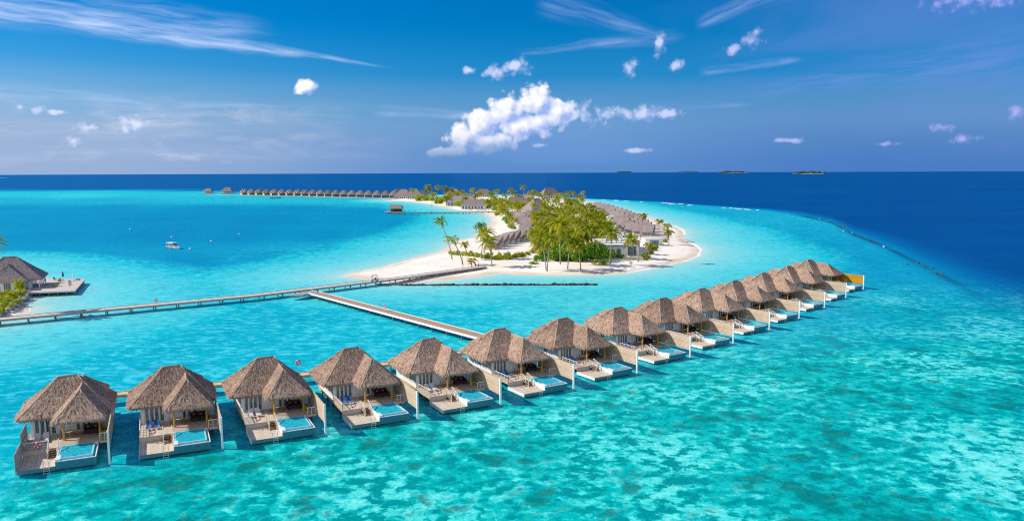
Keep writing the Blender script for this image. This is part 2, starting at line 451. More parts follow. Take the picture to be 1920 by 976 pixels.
M['frond_dry'] = leaf_mat('dry_palm_leaf', (0.48, 0.33, 0.030), (0.55, 0.36, 0.06), 0.35)
M['leaf'] = leaf_mat('shrub_leaf', (0.08, 0.25, 0.010), (0.24, 0.42, 0.016), 0.40)
M['leaf_yellow'] = leaf_mat('yellow_green_leaf', (0.42, 0.46, 0.015), (0.66, 0.60, 0.03), 0.40)
M['far_forest'] = simple('far_forest', (0.022, 0.065, 0.040), .9, .3, .01)
M['rock'] = simple('dark_rock', (0.055, 0.055, 0.05), 0.9, 0.5, 1.2, bmp=0.8)
M['pale_rock'] = simple('pale_coral_rock', (0.42, 0.40, 0.36), 0.9, 0.35, 1.2, bmp=0.8)
M['foam'] = simple('surf_foam', (0.86, 0.88, 0.88), 0.9, 0.06, 2.0)
M['navy'] = simple('navy_cloth', (0.03, 0.04, 0.16), 0.8, 0.1)
M['violet'] = simple('violet_cloth', (0.12, 0.08, 0.36), 0.8, 0.1)
M['pink'] = simple('coral_pink_cloth', (0.62, 0.16, 0.14), 0.8, 0.1)
M['aqua'] = simple('aqua_cloth', (0.10, 0.50, 0.55), 0.7, 0.1)
M['orange_cloth'] = simple('orange_red_cloth', (0.72, 0.10, 0.03), 0.8, 0.1)
M['canopy'] = simple('brown_canvas', (0.22, 0.15, 0.10), 0.8, 0.15)
# striped lounger cloth
m, t, b = newmat('blue_stripes'); x, y, z = sep(t, objco(t))
w = (x*9.0)._m('SINE'); t.links.new(mix(t, w.st(0.1, 0.35), (0.012, 0.07, 0.27), (0.05, 0.28, 0.55)).k, b.inputs['Base Color']); b.inputs['Roughness'].default_value = 0.85
M['blue'] = m
# door glass: dark, clear-blue reflections, pale curtain folds seen behind
m, t, b = newmat('door_glass'); x, y, z = sep(t, objco(t))
cur = (noise(t, vec(t, x*2.2, y*2.2, 0), 1.6, 3, 0.5)).st(0.46, 0.56)
fold = ((x+y)*26.0)._m('SINE')*0.15 + 0.85
t.links.new(mix(t, cur*0.7*fold, (0.03, 0.10, 0.12), (0.42, 0.48, 0.44)).k, b.inputs['Base Color']); b.inputs['Roughness'].default_value = 0.12; b.inputs['Specular IOR Level'].default_value = 0.6
M['glass'] = m
# pool water: shallow tinted water over pale tile
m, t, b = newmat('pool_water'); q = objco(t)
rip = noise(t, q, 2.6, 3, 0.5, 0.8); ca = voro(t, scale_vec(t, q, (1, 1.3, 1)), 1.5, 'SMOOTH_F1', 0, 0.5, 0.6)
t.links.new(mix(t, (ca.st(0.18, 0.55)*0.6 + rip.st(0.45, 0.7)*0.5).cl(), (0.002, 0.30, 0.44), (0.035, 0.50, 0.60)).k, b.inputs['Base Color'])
b.inputs['Roughness'].default_value = 0.08; b.inputs['IOR'].default_value = 1.33; b.inputs['Specular IOR Level'].default_value = 0.35
t.links.new(bump(t, rip, 0.12, 0.1), b.inputs['Normal'])
M['pool'] = m
# sand: damp below the swash line, dry and rippled above
m, t, b = newmat('coral_sand'); q = worldco(t); x, y, z = sep(t, q)
n1 = noise(t, q, 0.05, 5, 0.6); n2 = noise(t, q, 0.9, 5, 0.65)
dry = mix(t, n1.st(0.35, 0.65), (0.82, 0.73, 0.62), (0.90, 0.82, 0.72))
dry = mix(t, n2.st(0.55, 0.75)*0.35, dry, (0.70, 0.60, 0.49))
wet = mix(t, n1.st(0.40, 0.60), (0.66, 0.54, 0.38), (0.72, 0.64, 0.53))
t.links.new(mix(t, (z + (n1-0.5)*0.35).st(0.16, 0.42), wet, dry).k, b.inputs['Base Color'])
b.inputs['Roughness'].default_value = 0.9; b.inputs['Specular IOR Level'].default_value = 0.15
t.links.new(bump(t, n2, 0.5, 0.12), b.inputs['Normal'])
M['sand'] = m

# ------------------------------------------------------------------ shore lines, depth and water
SHORE = [(645,518),(680,508),(720,501),(778,484),(829,470),(856,452.7),(889,445),(901,435),(918,424),(922.5,413.7),(916,404),(897,398),(880,396),(856,393.5),(829,388.5),(813,384),(784,379.6),(749,376.7),(728,377.5),
 (742,373),(790,369),(860,366.5),(950,367.5),(1040,371),(1109,379),(1140,386),(1184,398),(1216.6,407),(1249,420),(1279,431),(1283,441),(1281,450),(1302.6,459),(1313,468),(1307,480.6),(1281,489),(1238,498.5),(1173.6,511),(1109,514.5),(1040,515),(980,514),(937,512.5),(874,521),(796,528),(740,528.5),(690,523),(660,519.5)]
ISLET = [(64,551),(50,562),(44,573),(57,577),(59,584),(36,592.5),(10,596),(-70,612),(-330,640),(-420,520),(-160,500),(-20,522),(40,540)]
shore_w = np.array([G(*p)[:2] for p in SHORE]); islet_w = np.array([G(*p)[:2] for p in ISLET])
def smooth_poly(P, n=4):
    """closed Catmull-Rom through the points"""
    out = []; N = len(P)
    for i in range(N):
        a, b, c, d = P[i-1], P[i], P[(i+1)%N], P[(i+2)%N]
        for k in range(n):
            t = k/n
            out.append(0.5*((2*b) + (c-a)*t + (2*a-5*b+4*c-d)*t*t + (3*b-a-3*c+d)*t**3))
    return np.array(out)
shore_w = smooth_poly(shore_w); islet_w = smooth_poly(islet_w)
def sdist(X, Y, P):
    """signed distance to a closed outline, positive inside"""
    d = np.full(X.shape, 1e18); ins = np.zeros(X.shape, bool)
    A = P; B = np.roll(P, -1, 0)
    for (ax, ay), (bx, by) in zip(A, B):
        ex, ey = bx-ax, by-ay; L2 = ex*ex+ey*ey+1e-9
        t = np.clip(((X-ax)*ex+(Y-ay)*ey)/L2, 0, 1)
        d = np.minimum(d, (X-ax-t*ex)**2 + (Y-ay-t*ey)**2)
        if ay != by:
            c = ((ay > Y) != (by > Y)) & (X < (bx-ax)*(Y-ay)/(by-ay)+ax); ins ^= c
    d = np.sqrt(d); return np.where(ins, d, -d)
REEF = [(-600,362),(0,357.5),(380,357.5),(430,361),(600,363),(760,366),(860,364),(950,364.5),(1110,373),(1240,379),(1290,383),(1440,394),(1500,402.5),(1560,416),(1600,438),(1660,461),(1720,491),(1770,516),(1850,560),(1960,628),(2300,800)]
rw = np.array([G(*p)[:2] for p in REEF]); reef_a = np.arctan2(rw[:,0], rw[:,1]); reef_r = np.log(np.hypot(rw[:,0], rw[:,1]))
CTRL = [ # where (as seen), depth 0 shallow .. 1 ocean
 (0,366,.30),(150,367,.26),(380,366,.30),(0,376,.46),(200,376,.46),(380,372,.38),(470,374,.36),(600,376,.38),(700,380,.40),
 (0,392,.58),(200,392,.60),(400,392,.62),(560,392,.62),(680,396,.60),(790,384,.34),
 (60,410,.60),(300,410,.65),(500,410,.66),(650,412,.62),(760,420,.60),(850,420,.54),(890,412,.40),
 (120,440,.62),(300,440,.66),(450,440,.66),(600,440,.62),(700,445,.54),(800,442,.50),(850,440,.36),
 (60,470,.58),(200,490,.56),(350,490,.60),(500,490,.56),(620,484,.48),(700,478,.42),(760,470,.36),
 (220,525,.48),(350,530,.52),(470,535,.50),(560,520,.26),(600,512,.18),(560,500,.40),(640,500,.22),
 (100,575,.10),(160,565,.20),(220,565,.34),(300,560,.44),(40,600,.06),(100,600,.14),(30,620,.16),(120,625,.28),(0,640,.30),
 (0,680,.40),(200,620,.40),(300,650,.38),(450,620,.40),(550,590,.42),(100,700,.38),(400,680,.36),(600,640,.36),(700,620,.34),
 (640,560,.44),(700,555,.42),(800,550,.36),(950,545,.28),(1050,545,.24),(850,590,.36),(1000,580,.26),(1100,560,.22),(1200,540,.22),(1000,525,.16),
 (1300,510,.18),(1380,480,.20),(1340,460,.20),(1330,430,.30),(1290,415,.34),(1240,402,.40),(1150,388,.48),(1250,390,.48),(1350,402,.50),
 (1440,425,.48),(1500,440,.52),(1450,465,.38),(1560,460,.54),(1620,490,.56),(1550,500,.46),(1660,520,.54),(1640,560,.46),(1720,560,.54),(1790,590,.56),(1900,660,.58),
 (300,800,.44),(500,850,.42),(100,950,.42),(50,760,.46),(700,900,.34),(900,800,.34),(1000,900,.34),(1200,760,.34),(1300,800,.32),(1500,650,.42),(1600,760,.38),(1700,650,.50),(1800,750,.44),(1900,850,.42),(1500,900,.34),(1800,960,.36),(300,960,.40),
 (-600,420,.6),(-500,700,.42),(-500,1200,.42),(900,1400,.36),(2500,1200,.42),(960,5000,.38),(2600,800,.6)]
cw = np.array([G(p[0], p[1])[:2] for p in CTRL]); cdv = np.array([p[2] for p in CTRL])
c_a = np.arctan2(cw[:,0], cw[:,1])*2.6; c_r = np.log(np.hypot(cw[:,0], cw[:,1]))
# ring mesh round the camera's foot, finest where the view is
angs = np.concatenate([np.linspace(-180, -44, 40, endpoint=False), np.linspace(-44, 44, 640, endpoint=False), np.linspace(44, 180, 40, endpoint=False)])*math.pi/180
rads = np.concatenate([[0.5, 8, 20, 34], np.geomspace(46, 1500, 330), np.geomspace(1560, 45000, 26)])
AA, RR = np.meshgrid(angs, rads, indexing='ij')
X = RR*np.sin(AA); Y = RR*np.cos(AA)
ia = AA*2.6; ir = np.log(RR)
num = np.zeros(X.shape); den = np.zeros(X.shape)
for a_, r_, d_ in zip(c_a, c_r, cdv):
    w_ = 1.0/((ia-a_)**2 + (ir-r_)**2 + 0.0012)**1.6
    num += w_*d_; den += w_
depth = num/den
sd = np.maximum(sdist(X.ravel(), Y.ravel(), shore_w), sdist(X.ravel(), Y.ravel(), islet_w)).reshape(X.shape)
off = np.maximum(-sd, 0)
near_shore = np.interp(off, [0, 1.5, 5, 12, 26, 48, 90], [0.0, 0.045, 0.09, 0.125, 0.175, 0.28, 1.0])
fade = np.clip(off/60, 0, 1)
depth = np.minimum(depth, near_shore)
rr = np.interp(AA, reef_a, reef_r)
soft = np.interp(AA, [-0.6, -0.1, 0.1, 0.30, 0.40, 0.47, 0.56, 0.70], [0.16, 0.10, 0.05, 0.09, 0.24, 0.42, 0.60, 0.70])
q_ = np.clip((np.log(RR)-rr)/soft + 0.35, 0, 1); q_ = q_*q_*(3-2*q_)
ocean = np.interp(AA, [-0.6, -0.2, 0.2, 0.6], [0.90, 0.96, 1.0, 1.0])
depth = depth*(1-q_) + ocean*q_
# coral gardens: below and to the right of the front row of villas
cor = np.clip((np.log(130 + np.maximum(X, 0)*0.9 + np.minimum(X, 0)*0.3) - np.log(RR))/0.25 + 0.25, 0, 1)
cor = np.maximum(cor, np.clip((AA-0.36)/0.12, 0, 1)*np.clip((np.log(300)-np.log(RR))/0.3, 0, 1)*0.7)
na, nr = X.shape
vs = np.stack([X, Y, np.zeros_like(X)], -1).reshape(-1, 3)
idx = np.arange(na*nr).reshape(na, nr); nx = np.roll(idx, -1, 0)
faces = np.stack([idx[:, :-1], idx[:, 1:], nx[:, 1:], nx[:, :-1]], -1).reshape(-1, 4)
me = bpy.data.meshes.new('water'); me.from_pydata(vs.tolist(), [], faces.tolist())
band = np.exp(-((np.log(RR)-rr+0.012)/np.interp(AA, [0.3, 0.45, 0.55], [0.012, 0.018, 0.03]))**2)*np.clip((AA-0.345)/0.02, 0, 1)*np.clip((0.585-AA)/0.06, 0, 1)*np.interp(AA, [0.34, 0.47, 0.49, 0.52, 0.56], [1, 1, .45, .7, .5])
for nm, arr in (('depth', depth), ('coral', cor), ('reef', band)):
    at = me.attributes.new(nm, 'FLOAT', 'POINT'); at.data.foreach_set('value', arr.ravel().astype(np.float32))
me.update()
water = link(bpy.data.objects.new('water', me)); tag(water, kind='structure')
if me.polygons[0].normal.z < 0: me.flip_normals()

m, t, b = newmat('lagoon_water'); t.nodes.remove(b)
def attr(nm):
    n = t.nodes.new('ShaderNodeAttribute'); n.attribute_name = nm; return S(t, n.outputs['Fac'])
dep = attr('depth'); coral = attr('coral'); P = worldco(t)
px_, py_, pz_ = sep(t, P)
big = noise(t, P, 0.012, 4, 0.6); mid = noise(t, P, 0.085, 5, 0.62, 0.6)
dep2 = (dep + (big-0.5)*0.14*dep.st(0.05, 0.3)*dep.st(0.95, 0.7) + (noise(t, scale_vec(t, P, (0.25, 1, 1)), 0.010, 5, 0.65)-0.5)*0.22*dep.st(0.80, 0.95) - 0.02*dep.st(0.80, 0.95) + (mid-0.5)*0.10*dep.st(0.1, 0.3)*dep.st(0.8, 0.5)).cl()
base = ramp(t, dep2, [(0.0, (0.68, 0.72, 0.64)), (0.07, (0.40, 0.72, 0.65)), (0.17, (0.12, 0.64, 0.65)), (0.30, (0.004, 0.50, 0.56)), (0.42, (0.0, 0.40, 0.50)), (0.55, (0.0, 0.30, 0.46)), (0.68, (0.0, 0.225, 0.41)), (0.82, (0.0, 0.135, 0.33)), (0.93, (0.0, 0.085, 0.26)), (1.0, (0.0, 0.062, 0.22))])
# pale sand patches and light gathered by the ripples on the shallow floor
Q2 = scale_vec(t, P, (0.62, 1.0, 1))
rp = noise(t, Q2, 0.55, 7, 0.70, 0.35); rp2 = noise(t, P, 0.13, 5, 0.60, 0.3)
shal = dep.st(0.62, 0.36)*dep.st(0.05, 0.16)
base = mix(t, (rp + (rp2-0.5)*0.35).st(0.49, 0.60)*shal*0.62, base, (0.10, 0.76, 0.78))
base = mix(t, (rp + (rp2-0.5)*0.35).st(0.46, 0.36)*shal*0.50, base, (0.0, 0.34, 0.46))
# coral gardens: rubble, heads, sand pockets with caustic light painted in; edges wander as the moving surface bends them
wn_ = t.nodes.new('ShaderNodeTexNoise'); t.links.new(P.k, wn_.inputs['Vector']); wn_.inputs['Scale'].default_value = 1.1; wn_.inputs['Detail'].default_value = 3
wv_ = t.nodes.new('ShaderNodeVectorMath'); wv_.operation = 'MULTIPLY_ADD'; t.links.new(wn_.outputs['Color'], wv_.inputs[0]); wv_.inputs[1].default_value = (1.5, 1.1, 0); t.links.new(P.k, wv_.inputs[2]); Pw = S(t, wv_.outputs[0])
n1 = noise(t, Pw, 0.52, 6, 0.62); n2 = noise(t, Pw, 0.17, 6, 0.60); n3 = noise(t, P, 0.040, 4, 0.6); n4 = noise(t, Pw, 1.6, 4, 0.65)
cg = mix(t, coral*0.9, base, (0.0, 0.50, 0.44))
cg = mix(t, (n1*0.60 + n2*0.40).st(0.500, 0.435)*0.92, cg, (0.0, 0.27, 0.26))
cg = mix(t, (n1*0.62 + n2*0.20 + n4*0.18 + (0.5-n3)*0.38).st(0.508, 0.556)*0.78, cg, (0.09, 0.77, 0.69))
cg = mix(t, (n1*0.50 + n2*0.20 + n4*0.30 + (0.5-n3)*0.38).st(0.560, 0.610)*0.50, cg, (0.32, 0.88, 0.81))
clump = (n2*0.58 + n3*0.36 + n1*0.20).st(0.588, 0.660)
cg = mix(t, clump*0.80, cg, (0.0, 0.155, 0.14))
cg = mix(t, clump*n1.st(0.50, 0.57)*0.30, cg, (0.0, 0.24, 0.15))
base = mix(t, coral, base, cg)
# weed beds in the lagoon
weed = (noise(t, scale_vec(t, P, (0.6, 1.3, 1)), 0.022, 5, 0.65, 0.7)).st(0.60, 0.70)*dep.st(0.22, 0.34)*dep.st(0.60, 0.48)*(1.0-coral)
base = mix(t, weed*0.55, base, (0.0, 0.18, 0.34))
# the reef's dark crest just under the surface
base = mix(t, attr('reef')*(mid*0.6 + big*0.5).st(0.44, 0.56)*0.85, base, (0.004, 0.035, 0.075))
# chop
w1 = noise(t, scale_vec(t, P, (0.55, 1.25, 1)), 0.55, 4, 0.6, 0.5); w2 = noise(t, scale_vec(t, P, (0.8, 1.6, 1)), 2.0, 3, 0.6); w3 = noise(t, scale_vec(t, P, (0.6, 1.4, 1)), 0.10, 4, 0.62)
hgt = w1*0.7 + w2*0.25 + w3*1.6
nrm = bump(t, hgt, 0.55, 0.6)
df = t.nodes.new('ShaderNodeBsdfDiffuse'); link_in(t, base, df.inputs[0]); t.links.new(nrm, df.inputs['Normal'])
gl = t.nodes.new('ShaderNodeBsdfGlossy'); gl.inputs['Roughness'].default_value = 0.16; gl.inputs['Color'].default_value = (0.30, 0.62, 1.0, 1); t.links.new(nrm, gl.inputs['Normal'])
fr = t.nodes.new('ShaderNodeFresnel'); fr.inputs['IOR'].default_value = 1.33; t.links.new(nrm, fr.inputs['Normal'])
fac = (S(t, fr.outputs[0])*0.85).mn(0.16)
ms = t.nodes.new('ShaderNodeMixShader'); t.links.new(fac.k, ms.inputs[0]); t.links.new(df.outputs[0], ms.inputs[1]); t.links.new(gl.outputs[0], ms.inputs[2])
t.links.new(ms.outputs[0], t.nodes['Material Output'].inputs[0])
me.materials.append(m)

# sand of the island and of the islet: one rising sheet each
def sand_sheet(name, P, a0, a1, r0, r1, na, nr, top, slope):
    an = np.linspace(a0, a1, na); ra = np.geomspace(r0, r1, nr)
    A2, R2 = np.meshgrid(an, ra, indexing='ij'); X2 = R2*np.sin(A2); Y2 = R2*np.cos(A2)
    s2 = sdist(X2.ravel(), Y2.ravel(), P).reshape(X2.shape)
    wav = np.sin(X2*0.11+1.3)*np.cos(Y2*0.07)*0.12 + np.sin(X2*0.37)*np.sin(Y2*0.29+.5)*0.05
    Z2 = np.where(s2 > 0, top*(1-np.exp(-s2*slope/top)) + wav*np.clip(s2/12, 0, 1), np.maximum(s2*0.06, -0.6))
    keep = s2 > -7
    ids = -np.ones(X2.shape, int); ids[keep] = np.arange(keep.sum())
    V2 = np.stack([X2, Y2, Z2], -1)[keep]
    q = np.stack([ids[:-1, :-1], ids[1:, :-1], ids[1:, 1:], ids[:-1, 1:]], -1).reshape(-1, 4); q = q[(q >= 0).all(1)]
    me = bpy.data.meshes.new(name); me.from_pydata(V2.tolist(), [], q[:, ::-1].tolist()); me.update()
    if me.polygons[0].normal.z < 0: me.flip_normals()
    me.materials.append(M['sand']); me.polygons.foreach_set('use_smooth', [True]*len(me.polygons))
    o = link(bpy.data.objects.new(name, me)); return tag(o, kind='structure')
ISL_TOP = 1.25
sand_sheet('beach', shore_w, R(-13.5), R(16), 245, 1150, 420, 330, ISL_TOP, 0.085)
sand_sheet('islet_beach', islet_w, R(-62), R(-29), 150, 330, 200, 160, 1.3, 0.12)
def ground(x, y):
    s = float(sdist(np.array([x]), np.array([y]), shore_w)[0])
    if s <= 0: return 0.0
    return ISL_TOP*(1-math.exp(-s*0.085/ISL_TOP)) + (math.sin(x*0.11+1.3)*math.cos(y*0.07)*0.12 + math.sin(x*0.37)*math.sin(y*0.29+.5)*0.05)*min(1, s/12)

# ------------------------------------------------------------------ thatched roofs
def hip(mb, cap, x0, x1, y0, y1, ze, ridge, zr, rad=1.2, ns=9, tufts=500, thick=0.24, skirt=0.12, capr=0.12, caps=(1, 1, 1, 1), fringe=True, step=0.45, sag=0.10, seed=1):
    """a hipped thatch over a rounded rectangle; ridge = ((xa,ya),(xb,yb))"""
    rg = random.Random(seed)
    (xa, ya), (xb, yb) = ridge
    along_x = abs(xb-xa) > abs(yb-ya)
    per = []     # (x, y, ridge point)
    def edge(p, q, ra, rb):
        L_ = math.hypot(q[0]-p[0], q[1]-p[1]); k = max(2, int(L_/step))
        for i in range(k):
            t = i/k; per.append((p[0]+(q[0]-p[0])*t, p[1]+(q[1]-p[1])*t, (ra[0]+(rb[0]-ra[0])*t, ra[1]+(rb[1]-ra[1])*t)))
    def corner(cx, cy, a0, r_):
        for i in range(5):
            a = a0 + (math.pi/2)*i/5
            per.append((cx+rad*math.cos(a), cy+rad*math.sin(a), r_))
    A_, B_ = (xa, ya), (xb, yb)
    if along_x: FL, FR, BR, BL_ = A_, B_, B_, A_
    else: FL, FR, BR, BL_ = A_, A_, B_, B_      # ridge runs front (a) to back (b)
    edge((x0+rad, y0), (x1-rad, y0), FL, FR); corner(x1-rad, y0+rad, -math.pi/2, FR)
    edge((x1, y0+rad), (x1, y1-rad), FR, BR); corner(x1-rad, y1-rad, 0, BR)
    edge((x1-rad, y1), (x0+rad, y1), BR, BL_); corner(x0+rad, y1-rad, math.pi/2, BL_)
    edge((x0, y1-rad), (x0, y0+rad), BL_, FL); corner(x0+rad, y0+rad, math.pi, FL)
    n = len(per); u = [0.0]
    for i in range(1, n+1): u.append(u[-1] + math.hypot(per[i % n][0]-per[i-1][0], per[i % n][1]-per[i-1][1]))
    V = []; grid = []
    for j in range(ns+1):
        t = j/ns; row = []
        for i, (x, y, (rx, ry)) in enumerate(per):
            z = zr + (ze-zr)*t - math.sin(math.pi*t)*sag
            jt = 0.045 if 0 < j < ns else 0.02
            if j == ns: z += rg.uniform(-0.10, 0.04)
            row.append(len(V)); V.append((rx+(x-rx)*t + rg.uniform(-jt, jt), ry+(y-ry)*t + rg.uniform(-jt, jt), z + rg.uniform(-jt, jt)))
        grid.append(row)
    F = []; UVs = []
    Ls = math.hypot(math.hypot(per[0][0]-per[0][2][0], per[0][1]-per[0][2][1]), zr-ze)
    for j in range(ns):
        for i in range(n):
            k = (i+1) % n
            F.append((grid[j][i], grid[j+1][i], grid[j+1][k], grid[j][k]))
            v0, v1 = Ls*j/ns, Ls*(j+1)/ns
            UVs.append([(u[i], v0), (u[i], v1), (u[i+1], v1), (u[i+1], v0)])
    low = []
    for i, (x, y, (rx, ry)) in enumerate(per):
        low.append(len(V)); V.append((x+(rx-x)*0.02, y+(ry-y)*0.02, ze-thick-skirt*rg.random()))
    for i in range(n):
        k = (i+1) % n; F.append((grid[ns][i], low[i], low[k], grid[ns][k])); UVs.append([(u[i], Ls), (u[i], Ls+.3), (u[i+1], Ls+.3), (u[i+1], Ls)])
    F.append(tuple(reversed(low))); UVs.append([(V[q][0], V[q][1]) for q in reversed(low)])
    mb.add(V, F, UVs)
    # loose straw lying down the slope
    for _ in range(tufts):
        i = rg.randrange(n); t = rg.uniform(0.04, 0.97); x, y, (rx, ry) = per[i]
        f = rg.random(); x2, y2, (rx2, ry2) = per[(i+1) % n]; x += (x2-x)*f; y += (y2-y)*f; rx += (rx2-rx)*f; ry += (ry2-ry)*f
        p = Vector((rx+(x-rx)*t, ry+(y-ry)*t, zr+(ze-zr)*t - math.sin(math.pi*t)*sag))
        d = Vector((x-rx, y-ry, ze-zr)).normalized(); sd_ = d.cross(Vector((0,0,1))).normalized(); nn = sd_.cross(d)
        if nn.z < 0: nn = -nn
        l = rg.uniform(0.28, 0.6); w = rg.uniform(0.04, 0.13)
        d = (d + sd_*rg.uniform(-.25, .25)).normalized()
        q = p + d*l + nn*rg.uniform(0.04, 0.13)
        uu = u[i]+f; vv = t*Ls
        mb.add([p - sd_*w*0.5 + nn*0.01, q - sd_*w*0.35, q + sd_*w*0.35, p + sd_*w*0.5 + nn*0.01], [(0, 1, 2, 3)], [[(uu, vv), (uu, vv+l), (uu+w, vv+l), (uu+w, vv)]])
    if fringe:
        for i in range(n):
            for _ in range(3):
                f = rg.random(); x, y, (rx, ry) = per[i]; x2, y2, _r = per[(i+1) % n]
                p = Vector((x+(x2-x)*f, y+(y2-y)*f, ze - rg.uniform(0.02, 0.18)))
                tang = Vector((x2-x, y2-y, 0)); 
                if tang.length < 1e-4: continue
                tang.normalize(); out = Vector((tang.y, -tang.x, 0))
                l = rg.uniform(0.20, 0.50); w = rg.uniform(0.05, 0.12)
                q = p + Vector((0, 0, -l*0.8)) + out*l*rg.uniform(0.05, 0.5) + tang*rg.uniform(-.1, .1)
                p = p - out*0.05
                mb.add([p - tang*w, q - tang*w*.3, q + tang*w*.3, p + tang*w], [(0, 1, 2, 3)], [[(u[i], 0), (u[i], l), (u[i]+w, l), (u[i]+w, 0)]])
    # rolled straw over ridge and hips
    if cap is not None:
        def roll(p, q, r):
            p, q = Vector(p), Vector(q); k = max(3, int((q-p).length/0.5)); pts = []; rs = []
            for i in range(k+1):
                t = i/k; z = -math.sin(math.pi*t)*sag*(0 if abs(p.z-q.z) < .01 else 1)
                pts.append(p.lerp(q, t) + Vector((rg.uniform(-.04, .04), rg.uniform(-.04, .04), z - r*0.35 + rg.uniform(-.03, .03)))); rs.append(r*rg.uniform(0.85, 1.15))
            b0 = len(cap.v); cap.tube(pts, rs, 6)
        if math.hypot(xb-xa, yb-ya) > 0.3: roll((xa, ya, zr), (xb, yb, zr), capr)
        cc = [((x0+rad*.3, y0+rad*.3), FL), ((x1-rad*.3, y0+rad*.3), FR), ((x1-rad*.3, y1-rad*.3), BR), ((x0+rad*.3, y1-rad*.3), BL_)]
        for (c_, r_), on in zip(cc, caps):
            if on: roll((r_[0], r_[1], zr), (c_[0], c_[1], ze+0.03), capr)

def villa_roof(parent, tufts=1.0, ns=9, step=0.45):
    mb, cap = MB(), MB()
    hip(mb, cap, -1.5, 10.0, 9.84, 20.2, 4.05, ((3.26, 15.04), (5.5, 15.04)), 8.15, 1.3, ns, int(1500*tufts), seed=3, step=step)
    hip(mb, cap, 3.0, 9.25, 5.96, 17.5, 4.25, ((6.13, 9.97), (6.13, 14.6)), 7.25, 0.7, ns, int(800*tufts), caps=(1, 1, 0, 0), seed=4, step=step)
    hip(mb, cap, 2.7, 8.8, 13.0, 24.2, 4.15, ((5.75, 15.5), (5.75, 20.4)), 6.75, 0.9, ns, int(600*tufts), caps=(0, 0, 1, 1), seed=5, step=step)
    r = mb.build('roof', M['thatch'], parent)
    cap.build('ridge_cap', M['thatch_cap'], r, smooth=True)
    return r

ZL, ZU, ZP = 0.72, 1.46, 1.49
ORD = ['first', 'second', 'third', 'fourth', 'fifth', 'sixth', 'seventh', 'eighth', 'ninth', 'tenth', 'eleventh', 'twelfth', 'thirteenth', 'fourteenth', 'fifteenth', 'sixteenth', 'seventeenth', 'eighteenth', 'nineteenth', 'twentieth']

def railing(parent, name, pts, z, h=0.95, n=None):
    """posts with a flat hand rail and two thin wires"""
    mb = MB()
    for (a, b) in zip(pts[:-1], pts[1:]):
        a, b = Vector((*a, z)), Vector((*b, z)); L_ = (b-a).length; k = n or max(1, round(L_/1.1))
        for i in range(k+1):
            p = a.lerp(b, i/k); mb.bar(p, p + Vector((0, 0, h)), 0.045, sq=True)
        mb.bar(a + Vector((0, 0, h+.02)), b + Vector((0, 0, h+.02)), 0.065, sq=True)
        for zz in (0.35, 0.65): mb.bar(a + Vector((0, 0, zz)), b + Vector((0, 0, zz)), 0.018, n=4)
    return mb.build(name, M['wood_rail'], parent)
M['wood_rail'] = simple('rail_paint', (0.72, 0.66, 0.58), 0.55, 0.12, 2.0)

